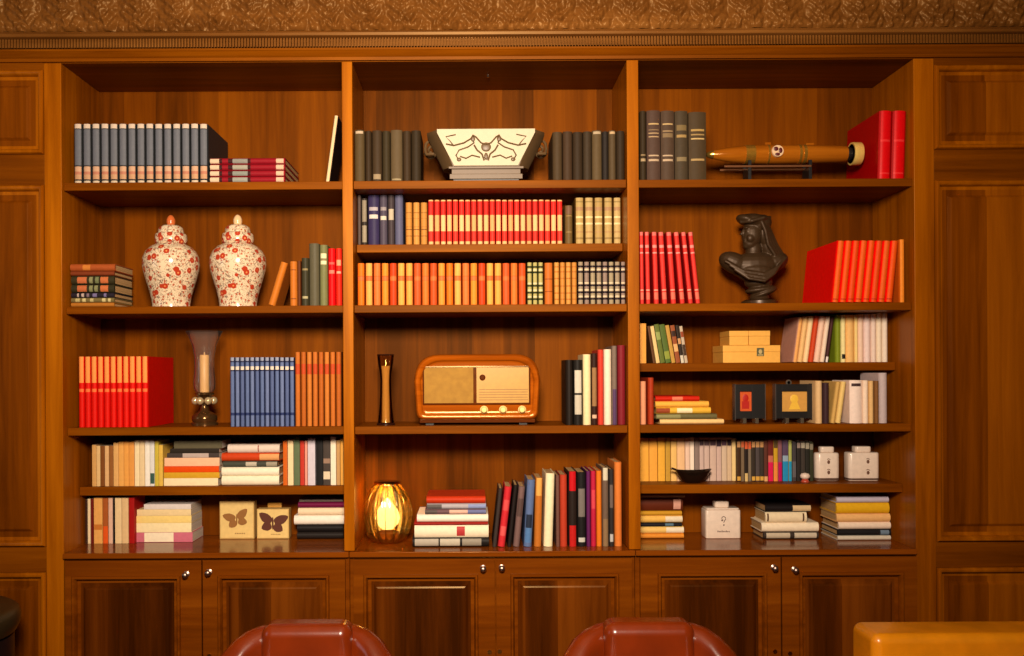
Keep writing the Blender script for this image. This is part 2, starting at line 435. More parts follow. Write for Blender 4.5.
def mixed(sh, y, place, group, items, **kw):
    """individual books: (x0, x1, top, colour, words, options)"""
    for i, it in enumerate(items):
        o = dict(kw); o.update(it[5] if len(it) > 5 else {})
        k = 'magazine' if o.get('kind') == 'magazine' else 'book'
        upright(sh, y+o.pop('dy', 0), it[0], it[1], it[2], it[3], '%s %s, %s from left %s' % (it[4], k, ORD[i+1], place), group, **o)
def stack(sh, y, bottom, place, group, items, depth=.2, **kw):
    """books lying flat, spines out, bottom first: (x0, x1, thickness in px, colour, words, options)"""
    z = SH[sh][0]+.0003; pyb = bottom
    for i, it in enumerate(items):
        o = dict(kw); o.update(it[5] if len(it) > 5 else {})
        dy = o.pop('dy', 0); dd = o.pop('depth', depth); yy = y+dy
        a, b = PX(it[0], yy, pyb), PX(it[1], yy, pyb); th = it[2]/F*(D+yy)
        pyb -= it[2]
        t = book(o.pop('kind', 'book'), '%s book lying flat, %s from bottom %s' % (it[4], ORD[i+1], place), group, (a, yy, z+th/2), (0, PI/2, 0), th-.0006, min(dd, DEP-.004-yy), b-a, it[3], o.pop('cover', None), o.pop('bands', ()), o.pop('soft', False), .5)
        z += th

CR, WH = (238, 214, 168), (240, 226, 206)
# --- left bay, top shelf
series('L1', .030, 73.2, 208, 15, 124, 'charcoal volume with salmon foot label', 'left of fifteen on top shelf', 'charcoal encyclopedia on the top shelf', [(104, 106, 114)],
       cover=(38, 40, 42), bands=[(0, .045, (206, 186, 160)), (.045, .07, (44, 40, 42)), (.07, .15, (196, 150, 112)), (.15, .20, (186, 122, 96)), (.20, .285, (202, 160, 128)), (.285, .305, (52, 50, 52)), (.91, .925, (52, 50, 52)), (.925, 1, (214, 192, 170))], depth=.31)
stack('L1', .030, 183.2, 'beside the charcoal volumes', 'dark red banded books lying on the top shelf',
      [(210, 285, 6.2, (142, 22, 34), 'red banded', dict(bands=[(0, .12, (216, 190, 160)), (.12, .16, (60, 30, 30)), (.24, .30, (60, 30, 30)), (.30, .50, b), (.50, .54, (60, 30, 30)), (.88, .98, (214, 178, 150))]))
       for b in ((150, 150, 140), (136, 140, 132), (160, 156, 140), (140, 138, 130))], depth=.30)
upright('L1', .06, 325, 329.5, 115.5, (228, 196, 150), 'thin dark book with pale spine leaning against the divider on the top shelf', 'upright', depth=.2, lean=9.5, cover=(40, 26, 22))
# --- left bay, second shelf
stack('L2', .050, 304.4, 'of antique stack by porcelain jars', 'antique leather books stacked by the jars', [
    (71, 114, 4.4, (176, 110, 40), 'tan leather'),
    (71, 114, 4.8, (118, 104, 62), 'olive labelled', dict(bands=[(.1, .2, (190, 176, 120)), (.26, .34, (204, 190, 134)), (.44, .52, (190, 176, 120)), (.72, .80, (204, 190, 134)), (.86, .92, (204, 190, 134))])),
    (71, 114, 5.0, (40, 34, 44), 'black speckled', dict(bands=[(.14, .18, (190, 170, 160)), (.24, .30, (190, 170, 160)), (.36, .42, (130, 110, 120)), (.5, .6, (120, 110, 150)), (.76, .82, (120, 110, 150))])),
    (71, 114, 8.4, (52, 48, 30), 'dark green gilt', dict(bands=[(.14, .36, (190, 104, 62)), (.42, .50, (132, 132, 90)), (.54, .62, (132, 132, 90)), (.68, .86, (196, 108, 62))])),
    (71, 114, 8.6, (56, 50, 30), 'dark green labelled', dict(bands=[(.14, .36, (196, 108, 66)), (.42, .50, (140, 138, 96)), (.56, .64, (118, 124, 84)), (.68, .86, (196, 108, 62))])),
    (70.5, 114, 4.6, (126, 58, 30), 'thin russet'),
    (70, 114.6, 7.4, (168, 82, 38), 'reddish brown', dict(bands=[(.28, .45, (206, 124, 52))]))], depth=.21)
mixed('L2', .050, 'beside the porcelain jar', 'mixed books beside the porcelain jars', [
    (267.5, 275, 261.5, (196, 112, 34), 'leaning tan leather', dict(lean=13.5, depth=.16)),
    (289.6, 297, 261.5, (192, 108, 34), 'upright tan leather', dict(depth=.16, bands=[(.15, .17, (120, 60, 20)), (.8, .82, (120, 60, 20))])),
    (297.2, 301, 261, (96, 48, 18), 'thin dark brown', dict(depth=.16)),
    (301.3, 308.8, 258, (58, 54, 36), 'dark green gilt', dict(bands=[(.15, .2, (170, 160, 120)), (.74, .78, (140, 124, 84))])),
    (309, 319.2, 243.5, (88, 82, 62), 'tall grey-green', dict()),
    (319.6, 327.6, 245, (116, 116, 74), 'olive green cream-labelled', dict(bands=[(.68, .74, (226, 214, 170)), (.74, .78, (130, 120, 84)), (.78, .86, (226, 214, 170))])),
    (328, 335.4, 248.5, (206, 12, 16), 'bright red', dict(bands=[(.56, .62, (240, 120, 100)), (.72, .76, (236, 90, 80))])),
    (335.8, 341.8, 248.5, (226, 40, 22), 'orange-red', dict(bands=[(.56, .60, (250, 160, 130)), (.70, .80, (250, 150, 110))]))], depth=.2)
# --- left bay, third shelf
series('L3', .048, 78, 148, 11, 356.8, 'scarlet volume with apricot head', 'left, beside glass candle holder', 'scarlet encyclopedia by the glass candle holder', [(222, 22, 8)],
       cover=(206, 8, 2), bands=[(.50, .545, (250, 116, 60)), (.63, 1, (248, 150, 74))], depth=.325)
series('L3', .056, 230, 294.6, 13, 357.6, 'slate blue volume with pale band', 'left, beside tan leather set', 'slate blue set on the third shelf', [(92, 108, 150), (104, 118, 158), (84, 98, 140)],
       cover=(34, 40, 74), bands=[(.16, .20, (40, 52, 96)), (.80, .82, (36, 40, 70)), (.82, .87, (222, 208, 190)), (.93, .95, (36, 40, 70)), (.95, 1, (146, 150, 170))], depth=.2)
series('L3', .056, 294.9, 341.6, 8, 352.2, 'tan leather volume with red label', 'left, beside slate blue set', 'tan set beside the blue set', [(190, 104, 36), (178, 92, 28), (198, 116, 44)],
       cover=(120, 58, 16), bands=[(.70, .84, (188, 70, 30))], depth=.2)
# --- left bay, fourth shelf
mixed('L4', .165, 'in fourth-shelf row of cream paperbacks', 'paperbacks on the fourth shelf', [
    (92, 96.4, 445, (214, 164, 98), 'tan'), (96.4, 100.4, 446, (228, 190, 130), 'cream'), (100.4, 104.8, 446, (128, 76, 34), 'brown'), (104.8, 109, 446, (226, 180, 124), 'pale buff'),
    (109, 113.4, 446, (150, 96, 48), 'mid brown'), (113.4, 118.6, 443, (228, 176, 108), 'light orange'), (118.6, 124, 442, (236, 172, 90), 'orange'), (124, 129, 442, (238, 166, 80), 'bright orange'),
    (129, 134.4, 442, (232, 158, 76), 'deep orange'), (134.6, 139.6, 440.5, (244, 222, 176), 'ivory'), (139.6, 144.8, 440.5, (234, 206, 158), 'cream tall'), (145, 150, 440.5, (244, 236, 222), 'white'),
    (150, 154.6, 440.5, (226, 222, 216), 'pale grey', dict(bands=[(.05, .28, (60, 90, 80))])), (154.8, 158.8, 441, (206, 182, 66), 'yellow-green'), (158.8, 163, 445, (226, 184, 80), 'yellow')], soft=True, depth=.14)
stack('L4', .165, 484.6, 'of stack beside yellow paperback', 'books stacked flat on the fourth shelf', [
    (164, 218, 7.6, (246, 222, 178), 'cream'), (164, 219.5, 5.8, (212, 160, 40), 'mustard yellow'), (164, 219, 6.2, (228, 76, 10), 'vivid orange'), (164.5, 219.5, 8.4, (246, 190, 150), 'pale peach'),
    (167, 219, 4.6, (70, 60, 56), 'charcoal', dict(bands=[(.3, .8, (190, 170, 160))])), (170, 219, 4.6, (46, 38, 30), 'black'), (174, 222, 8.0, (96, 88, 66), 'grey olive')], depth=.15, soft=True)
stack('L4', .165, 486.0, 'of stack topped by pinkish white', 'white and red books stacked flat', [
    (221.5, 279, 9.6, (244, 230, 200), 'thick ivory'), (221.5, 279, 8.6, (246, 234, 206), 'thick white'), (223, 277, 6.0, (70, 72, 62), 'dark grey', dict(bands=[(.42, .62, (190, 180, 160)), (.8, 1, (160, 150, 130))])),
    (221.5, 279, 8.2, (200, 66, 24), 'red-orange', dict(bands=[(.66, 1, (226, 160, 100))])), (227.5, 279.5, 8.8, (226, 206, 190), 'pinkish white', dict(bands=[(.58, .60, (150, 60, 50))]))], depth=.15)
mixed('L4', .165, 'in fourth-shelf row beside divider', 'tall paperbacks beside the divider', [
    (283, 287.6, 441, (206, 96, 24), 'burnt orange'), (287.8, 293.6, 440, (236, 208, 160), 'cream'), (293.8, 300, 438, (96, 110, 78), 'sage green'), (300.2, 304.6, 441, (192, 54, 40), 'red'), (304.8, 307.6, 441, (228, 150, 130), 'pink'),
    (307.8, 315.4, 438.5, (206, 196, 206), 'lavender white'), (316.2, 323, 437.5, (28, 26, 26), 'black'), (323.2, 330.4, 437, (70, 60, 54), 'dark grey', dict(bands=[(.12, .28, (220, 200, 170)), (.45, .55, (150, 120, 100))])), (330.6, 336.2, 437, (240, 222, 196), 'ivory'),
    (336.4, 340.2, 440, (190, 146, 92), 'tan'), (340.4, 343.6, 439, (222, 160, 70), 'golden')], soft=True, depth=.14)
# --- left bay, bottom ledge
mixed('LB', .190, 'on the ledge under the fourth shelf', 'paperbacks on the bottom ledge', [
    (85, 87.4, 500, (60, 34, 24), 'thin dark'), (87.6, 90.6, 499, (236, 212, 170), 'thin cream'), (90.8, 93.6, 499, (110, 22, 16), 'thin maroon'), (93.8, 102.6, 498, (232, 170, 92), 'apricot', dict(bands=[(.3, .42, (200, 120, 50))])),
    (102.8, 108.2, 498, (170, 90, 40), 'brown and orange', dict(bands=[(0, .38, (226, 90, 30))])), (108.4, 112.8, 498, (226, 184, 160), 'pale pink'), (113, 114.8, 499, (24, 18, 18), 'thin black'), (115, 121.8, 498, (236, 206, 156), 'cream'),
    (122, 128.6, 498, (228, 192, 140), 'buff'), (128.8, 134.6, 497.5, (164, 22, 20), 'dark red')], soft=True, depth=.13)
stack('LB', .215, 541.8, 'of stack beside dark red paperback', 'cream books stacked on the ledge', [
    (136.5, 192.6, 9.8, (206, 110, 130), 'pink and white', dict(bands=[(.14, .66, (246, 230, 200))])), (136.5, 191.4, 9.4, (248, 228, 178), 'cream'), (136.5, 191.4, 7.2, (246, 214, 130), 'pale yellow'), (137, 191, 6.4, (240, 212, 158), 'buff'), (144, 191, 5.2, (226, 214, 208), 'lilac white')], depth=.155, soft=True)
stack('LB', .265, 538.3, 'of purple-topped stack at divider', 'books stacked at the divider', [
    (297, 343, 7.2, (36, 30, 28), 'black album'), (297, 343, 7.2, (30, 26, 26), 'black'), (294, 344, 9.2, (246, 234, 218), 'white'), (298, 344, 7.6, (240, 214, 178), 'cream'), (298, 344, 6.0, (110, 18, 62), 'purple'), (299, 343, 3, (150, 140, 130), 'thin grey')], depth=.11)
# --- centre bay
G = [(82, 66, 40), (54, 40, 24), (62, 47, 30), (56, 46, 28), (90, 74, 50), (58, 43, 26), (48, 37, 22)]
mixed('C1', .030, 'in the worn row beside the casket', 'worn dark books beside the casket', [
    (354.2, 364.6, 130, G[0], 'grey-brown pale-headed', dict(bands=[(.93, .98, (190, 168, 140))])), (365, 371.8, 131, G[1], 'dark brown'), (372, 382, 130.5, G[2], 'dark grey', dict(bands=[(.05, .15, (150, 130, 100))])), (382.2, 390.2, 131, G[3], 'dark olive'),
    (390.5, 402.6, 130, G[4], 'worn grey', dict(bands=[(.03, .06, (150, 134, 100))])), (402.8, 411, 131, G[5], 'umber'), (411.2, 421, 130.5, G[6], 'dark umber')], depth=.22, rough=.6)
mixed('C1', .030, 'in worn row between casket and divider', 'worn dark books between casket and divider', [
    (552.8, 562.6, 132, (72, 56, 36), 'worn grey'), (563, 572.8, 131.5, (66, 48, 32), 'brown-grey'), (573, 583.2, 132, (52, 39, 25), 'dark brown'), (583.4, 592, 131.5, (60, 48, 34), 'dark grey'),
    (592.3, 602.4, 130.5, (90, 73, 48), 'pale-headed grey', dict(bands=[(.93, .98, (176, 156, 126))])), (602.6, 608.6, 131.5, (44, 38, 34), 'black'), (609, 616.4, 130.5, (84, 68, 46), 'ash grey', dict(bands=[(.93, .98, (190, 160, 120))])), (616.6, 625.8, 131, (50, 38, 25), 'umber')], depth=.22, rough=.6)
mixed('C2', .122, 'beside tan volumes under casket', 'navy books beside the tan volumes', [
    (355.4, 361.2, 195.5, (84, 70, 64), 'grey-brown'), (361.4, 367.4, 198.5, (52, 44, 38), 'black pale-striped', dict(bands=[(.06, .42, (150, 138, 116)), (.5, .96, (140, 128, 108))])), (367.8, 379.4, 193.5, (52, 44, 78), 'broad navy', dict(bands=[(.53, .61, (206, 196, 186)), (.69, .76, (170, 160, 164))])),
    (379.6, 387.4, 195, (78, 70, 84), 'slate', dict(bands=[(.50, .58, (206, 196, 176)), (.69, .76, (150, 140, 140))])), (387.8, 394.6, 194.5, (66, 56, 58), 'dark slate', dict(bands=[(.50, .72, (186, 172, 146))])), (394.8, 403.2, 194, (90, 90, 116), 'blue-grey')], depth=.2)
series('C2', .122, 405.2, 427.8, 3, 202.6, 'tan leather volume between navy and red books', 'left of three', 'tan volumes between navy and red', [(196, 132, 58), (204, 140, 66), (192, 130, 58)], cover=(130, 80, 30), bands=[(.2, .215, (110, 70, 30)), (.35, .37, (110, 66, 30)), (.42, .43, (150, 100, 50)), (.62, .63, (170, 110, 50)), (.75, .77, (150, 100, 40))], depth=.19)
series('C2', .122, 428, 563, 22, 200, 'red and cream banded volume', 'left in set under casket', 'red and cream set in the centre', [(230, 178, 118), (224, 160, 100), (234, 186, 126)],
       cover=(150, 16, 14), bands=[(.07, .30, (222, 52, 40)), (.66, .97, (226, 44, 36))], depth=.2)
upright('C2', .122, 565.2, 573, 205.5, (108, 84, 46), 'short brown leather volume between the red set and the speckled volumes', 'x', bands=[(.3, .32, (160, 130, 80)), (.72, .74, (160, 130, 80)), (.78, .98, (116, 84, 62))], depth=.18)
series('C2', .122, 575, 622.8, 5, 197.8, 'tan speckled volume with broad spine', 'left of five under casket', 'speckled tan volumes in the centre', [(182, 152, 92), (190, 160, 102), (176, 144, 84)], cover=(86, 58, 20),
       bands=[(.10, .14, (150, 120, 70)), (.24, .28, (176, 140, 90)), (.42, .46, (230, 206, 150)), (.56, .60, (232, 208, 150)), (.72, .80, (170, 130, 90)), (.9, .93, (150, 126, 76))], depth=.2)
series('C3', .026, 357, 526.4, 21, 263.4, 'orange leather volume', 'left in set above wooden radio', 'orange set above the radio', [(226, 110, 22), (238, 160, 76), (226, 112, 50), (230, 132, 40), (206, 62, 20), (236, 158, 70), (236, 154, 66), (212, 84, 36), (224, 110, 40), (206, 76, 28), (234, 140, 50)],
       cover=(136, 50, 12), bands=[(.58, .60, (200, 100, 40)), (.68, .70, (196, 92, 36)), (.60, .68, (228, 106, 52))], depth=.2)
PLB = lambda a, b: [(f, f+.045, a) for f in (.10, .255, .42, .74, .87)]+[(f+.06, f+.10, b) for f in (.10, .255, .42, .74)]
series('C3', .026, 527, 543.6, 3, 262.6, 'cream volume with dark green bands', 'left of three beside orange set', 'green banded volumes above the radio', [(172, 160, 96)], cover=(50, 54, 24), bands=PLB((40, 44, 22), (206, 196, 150)), depth=.2)
series('C3', .026, 544, 553.6, 1, 263, 'russet leather volume between green banded and golden tan volumes', 'left', 'x', [(190, 100, 34)], cover=(110, 54, 14), bands=[(.3, .32, (130, 60, 16)), (.6, .62, (130, 60, 16))], depth=.2)
series('C3', .026, 554, 577.4, 4, 262.6, 'golden tan banded volume', 'left of four before black banded set', 'golden tan volumes above the radio', [(204, 142, 66), (194, 128, 54)], cover=(140, 84, 26), bands=[(f, f+.03, (176, 106, 40)) for f in (.10, .25, .42, .60, .76, .88)], depth=.2)
series('C3', .026, 577.8, 626.8, 8, 262, 'cream volume with black bands', 'left of eight above the radio', 'black banded volumes above the radio', [(150, 132, 108), (140, 118, 106), (156, 140, 110)], cover=(34, 24, 26), bands=PLB((38, 26, 32), (206, 188, 156)), depth=.2)
mixed('C4', .040, 'beside the wooden radio', 'books beside the wooden radio', [
    (566, 573.4, 360, (34, 26, 20), 'black'), (573.8, 583, 360, (30, 26, 22), 'black white-labelled', dict(bands=[(.16, .46, (196, 186, 166)), (.49, .84, (206, 196, 176))])), (583.4, 591.4, 354.5, (240, 218, 166), 'cream'),
    (591.6, 597.8, 353.5, (52, 30, 22), 'black and tan', dict(bands=[(.09, .14, (220, 180, 150)), (.26, .80, (150, 112, 72))])), (598.2, 604, 349.8, (206, 62, 46), 'coral red'), (604.4, 612, 349.5, (244, 222, 196), 'white'), (612.2, 617.6, 346, (122, 104, 92), 'grey', dict(bands=[(0, .45, (86, 62, 96))])), (618, 626, 345.4, (126, 30, 40), 'maroon')], depth=.19)
stack('CB', .070, 547, 'of stack beside golden lantern', 'books stacked beside the golden lantern', [
    (412.5, 489, 9.4, (30, 26, 24), 'black silver-labelled', dict(bands=[(.03, .34, (176, 166, 150)), (.36, .62, (190, 180, 160)), (.65, .9, (150, 140, 124))])), (414.5, 488.6, 12.6, (246, 230, 198), 'thick ivory', dict(bands=[(.57, .68, (186, 60, 60))])), (414, 488, 2.8, (150, 30, 22), 'thin dark red'),
    (417, 488.2, 7.8, (248, 236, 214), 'white'), (425, 486, 5.2, (110, 80, 84), 'thin multicoloured', dict(bands=[(0, .2, (90, 80, 76)), (.4, .7, (226, 180, 160)), (.7, 1, (110, 116, 160))])), (427, 486, 5.6, (176, 170, 176), 'pale blue and grey', dict(bands=[(0, .25, (96, 90, 88)), (.7, 1, (140, 152, 196))])), (426.5, 485.5, 7.2, (196, 54, 20), 'orange-red')], depth=.22)
mixed('CB', .066, 'in row beside short stack', 'mixed upright books on the ledge', [
    (492.4, 496.6, 488.5, (60, 50, 46), 'thin charcoal', dict(lean=6.5)), (497.6, 505, 486.5, (206, 44, 52), 'pinkish red', dict(lean=7.5, bands=[(.18, .34, (230, 90, 90)), (.6, .78, (222, 80, 80))])), (507.2, 511.4, 485, (34, 28, 26), 'black', dict(lean=7.0)), (513, 519.6, 486.5, (120, 92, 88), 'mauve grey', dict(lean=6.2, bands=[(.5, .8, (90, 70, 66))])),
    (523.6, 531.8, 479.8, (92, 112, 156), 'sky blue', dict(lean=4.0, bands=[(.28, .48, (40, 48, 66)), (.06, .28, (84, 124, 176))])), (534, 541.4, 478, (192, 112, 40), 'caramel', dict(lean=2.0, bands=[(.74, 1, (228, 168, 84))])), (543.6, 552.8, 473.4, (246, 232, 190), 'ivory', dict(lean=2.6)), (556.2, 560, 475.5, (112, 76, 66), 'thin brown-grey'),
    (560.2, 567.6, 475, (186, 62, 38), 'brick red'), (568.6, 577.4, 471.6, (40, 30, 26), 'red and black', dict(bands=[(0, .28, (190, 30, 28)), (.74, 1, (196, 20, 28))])), (577.6, 586.4, 472.5, (30, 28, 28), 'black grey-labelled', dict(bands=[(.06, .12, (200, 200, 190)), (.40, .78, (120, 112, 106))])), (586.8, 591, 471.4, (96, 34, 90), 'purple'),
    (591.2, 596.4, 471.2, (190, 34, 66), 'crimson', dict(bands=[(.5, .75, (216, 70, 84))])), (596.8, 602.2, 471, (226, 120, 30), 'orange'), (602.6, 609.2, 468, (110, 90, 76), 'grey white-headed', dict(bands=[(.84, 1, (214, 206, 180)), (0, .35, (140, 112, 80))])), (609.5, 614.2, 469.5, (48, 44, 44), 'black', dict(bands=[(.06, .16, (190, 190, 190)), (.5, .8, (110, 96, 90))])), (615, 622.4, 462.4, (222, 124, 54), 'tall orange')], depth=.2)
# --- right bay
mixed('R1', .035, 'of five old volumes beside the wooden model', 'old brown volumes beside the wooden model', [
    (640.2, 646.8, 111, (54, 42, 26), 'narrow brown gilt', dict(bands=[(.28, .32, (170, 146, 110)), (.36, .38, (150, 126, 90))])), (647.2, 661, 110.5, (80, 60, 50), 'mauve-brown gilt', dict(bands=[(.28, .31, (186, 160, 130)), (.35, .37, (186, 160, 130)), (.62, .635, (180, 150, 110)), (.67, .685, (180, 150, 110)), (.72, .73, (150, 124, 90)), (.80, .82, (190, 160, 110))])),
    (661.4, 675, 110.8, (78, 60, 46), 'brown gilt', dict(bands=[(.28, .31, (186, 160, 130)), (.35, .37, (186, 160, 130)), (.62, .68, (126, 104, 74)), (.70, .72, (150, 124, 90)), (.80, .82, (190, 160, 110))])), (675.4, 688.6, 111, (70, 58, 42), 'olive-brown gilt', dict(bands=[(.28, .34, (130, 112, 80)), (.62, .66, (160, 130, 80)), (.72, .80, (120, 100, 64))])),
    (689.2, 707, 112, (72, 56, 36), 'broad brown gilt', dict(bands=[(.29, .32, (170, 140, 90)), (.60, .62, (196, 166, 110)), (.66, .68, (160, 130, 80)), (.72, .75, (170, 138, 80))]))], depth=.23, rough=.6)
for i, (a, b, lab) in enumerate(((878.2, 891.4, 'thick scarlet book touching the tail of the wooden model'), (891.8, 905.6, 'thick scarlet book in the top corner, between its twin and the bookcase side'))):
    upright('R1', .035, a, b, 110.5, (216, 10, 16), lab, 'twin scarlet books', depth=.325, lean=2.2, cover=(170, 2, 6), bands=[(.55, .58, (236, 50, 50)), (.08, .10, (236, 50, 50))], rough=.35)
b8 = [(640.2, 644.6), (646, 651), (653.8, 659.6), (662, 668), (670.8, 677), (679.8, 685.6), (688.2, 693.6), (695.6, 701)]
for i, (a, b) in enumerate(b8):
    upright('R2', .040, a, b, 232, (216, 54, 46), 'rose red slim volume beside the bust, %s from left of the eight' % ORD[i+1], 'rose red volumes beside the bust', depth=.2, lean=(-.5, -1.2, -2.0, -3.6, -4.6, -6, -7, -7.4)[i], cover=(150, 14, 14),
            bands=[(.18, .20, (236, 150, 130)), (.06, .16, (226, 110, 90)), (.70, .72, (240, 150, 140)), (.78, .82, (236, 140, 130)), (.95, 1, (226, 110, 100))])
for i in range(8):
    a = 832+7.7*i
    upright('R2', .028, a, a+7.5, 240.5, ((232, 92, 22), (236, 84, 16), (230, 74, 14))[i % 3], 'vivid orange volume leaning beside the bust, %s from left of the eight' % ORD[i+1], 'vivid orange leaning volumes', depth=.345, lean=6.4, cover=(250, 10, 4), bands=[(.04, .06, (190, 50, 10))])
upright('R2', .040, 900.8-1, 905.6, 239.5, (240, 140, 40), 'amber volume standing straight at the end of the vivid orange row', 'x', depth=.22, cover=(200, 90, 16))
mixed('R3', .185, 'beside the cream boxes', 'magazines beside the cream boxes', [
    (640, 646.4, 323.5, (232, 160, 70), 'upright amber', dict(kind='book')), (653, 655.8, 326, (96, 60, 30), 'thin brown', dict(lean=-5.6)), (656.2, 660, 326, (226, 194, 130), 'cream', dict(lean=-6)), (660.4, 665.2, 324, (98, 110, 46), 'green', dict(lean=-6.4, bands=[(.6, .8, (150, 160, 90))])), (665.6, 671.2, 324, (84, 104, 44), 'dark green', dict(lean=-6.6, bands=[(.1, .3, (140, 150, 60))])),
    (671.6, 675.6, 325, (190, 146, 66), 'ochre', dict(lean=-6.5)), (676, 680.6, 325, (150, 80, 44), 'russet', dict(lean=-6, bands=[(.3, .5, (220, 170, 110)), (.7, .85, (60, 40, 30))])), (681, 684.4, 325, (48, 36, 28), 'black and white', dict(lean=-5.5, bands=[(.0, .2, (210, 200, 180)), (.5, .65, (200, 150, 100))])), (684.8, 688, 326, (196, 176, 150), 'speckled pale', dict(lean=-5.5, bands=[(.2, .5, (70, 50, 36)), (.7, .85, (150, 70, 40))]))], kind='magazine', soft=True, depth=.15)
mixed('R3', .180, 'of leaning volumes beside the cream boxes', 'leaning pale volumes on the third shelf', [
    (793, 797.6, 317, (240, 172, 98), 'apricot', dict(cover=(206, 150, 128))), (797.8, 803.2, 316.5, (238, 190, 124), 'buff'), (803.4, 808.6, 316, (246, 212, 160), 'cream'), (808.8, 814, 316, (206, 70, 30), 'red'), (814.2, 820.2, 316, (244, 202, 176), 'pale pink'), (820.4, 825, 316.5, (240, 214, 190), 'white'), (825.2, 828.6, 317, (74, 40, 40), 'dark maroon', dict(bands=[(.0, .12, (240, 226, 220))]))], lean=6.4, depth=.18)
mixed('R3', .180, 'from the green binder', 'pale volumes beside the green binder', [
    (835.8, 841.4, 315, (128, 142, 32), 'olive green'), (841.6, 846.4, 315, (244, 226, 160), 'pale yellow black-spotted', dict(bands=[(.07, .17, (30, 26, 26))])), (846.6, 855, 315, (242, 190, 116), 'peach'), (855.2, 858.4, 315, (246, 216, 140), 'thin lemon'), (858.6, 864.4, 314.5, (242, 206, 180), 'pinkish'), (864.6, 871.6, 314, (240, 214, 206), 'rose white'),
    (871.8, 877, 314, (238, 212, 196), 'blush'), (877.2, 882.8, 313, (244, 224, 196), 'ivory'), (883, 888.6, 312, (240, 222, 202), 'white end')], depth=.18)
mixed('R4', .050, 'from the divider, by the small stack', 'slim books by the small stack', [(641, 646.6, 381.5, (226, 150, 110), 'salmon'), (648.4, 654.4, 377.8, (166, 54, 24), 'brick red')], depth=.18)
stack('R4', .060, 423, 'of stack beside black picture frame', 'books stacked beside the black frames', [
    (660, 724, 4.8, (238, 196, 130), 'buff'), (656.5, 717, 5.4, (104, 96, 62), 'dark olive', dict(bands=[(0, .4, (140, 136, 90))])), (656.5, 711, 6.6, (226, 176, 60), 'yellow and white', dict(bands=[(.0, .25, (150, 70, 40)), (.38, .66, (244, 226, 180))])), (655.6, 709, 6.0, (240, 176, 70), 'amber'), (655.6, 699.5, 5.2, (196, 34, 14), 'red', dict(bands=[(.38, .62, (220, 120, 90))]))], depth=.2)
mixed('R4', .050, 'beside the gold-pictured black frame', 'books beside the black frames', [
    (816.4, 823.2, 381, (222, 182, 130), 'buff'), (823.6, 830, 383, (60, 38, 42), 'dark plum', dict(lean=0)), (831, 835.4, 382, (210, 166, 92), 'leaning tan', dict(lean=6)), (836, 841.4, 381.5, (232, 196, 120), 'leaning cream', dict(lean=6)), (850.4, 863.2, 380.5, (244, 220, 206), 'white dotted', dict(bands=[(.86, .93, (70, 50, 50))])),
    (863.6, 869.2, 380.5, (242, 216, 192), 'slim white'), (869.6, 874.4, 381, (226, 182, 120), 'tan'), (875, 879.6, 381, (130, 86, 44), 'brown'), (880, 888.4, 373, (196, 176, 176), 'tall lavender grey')], depth=.19)
mixed('R5', .225, 'in row of pale journals', 'journals in the fifth-shelf row', [
    (640, 649, 438.5, (238, 170, 66), 'amber'), (649.3, 657.6, 438.5, (236, 166, 66), 'golden'), (658, 665.2, 438, (234, 172, 60), 'yellow-gold'), (665.6, 670.6, 438, (196, 150, 56), 'ochre'), (671, 677, 438.5, (238, 190, 110), 'light buff'), (677.2, 685, 438.5, (238, 190, 140), 'pale peach'), (685.4, 690, 438, (236, 200, 176), 'pinkish'), (690.2, 694.4, 437.5, (246, 226, 206), 'white'),
    (694.8, 699.4, 438, (140, 120, 112), 'grey'), (699.6, 704, 438, (204, 176, 166), 'mauve white', dict(bands=[(.82, .96, (84, 66, 74))])), (704.3, 709.6, 438, (206, 178, 166), 'dusty pink', dict(bands=[(.82, .96, (100, 78, 84))])), (710, 716.4, 438, (210, 180, 164), 'rose grey', dict(bands=[(.82, .96, (84, 62, 70))])), (716.6, 721.6, 438, (206, 176, 164), 'pale mauve', dict(bands=[(.8, .96, (60, 44, 56))])),
    (721.8, 727, 438, (212, 186, 160), 'stone', dict(bands=[(.82, .96, (96, 70, 84))])), (727.2, 731.8, 438, (214, 184, 150), 'sand', dict(bands=[(.82, .96, (60, 44, 50))])), (732, 736.8, 438.5, (236, 204, 140), 'cream')], kind='magazine', soft=True, depth=.14)
DK = dict(bands=[(.02, .12, (216, 164, 70)), (.84, .98, (190, 140, 90))])
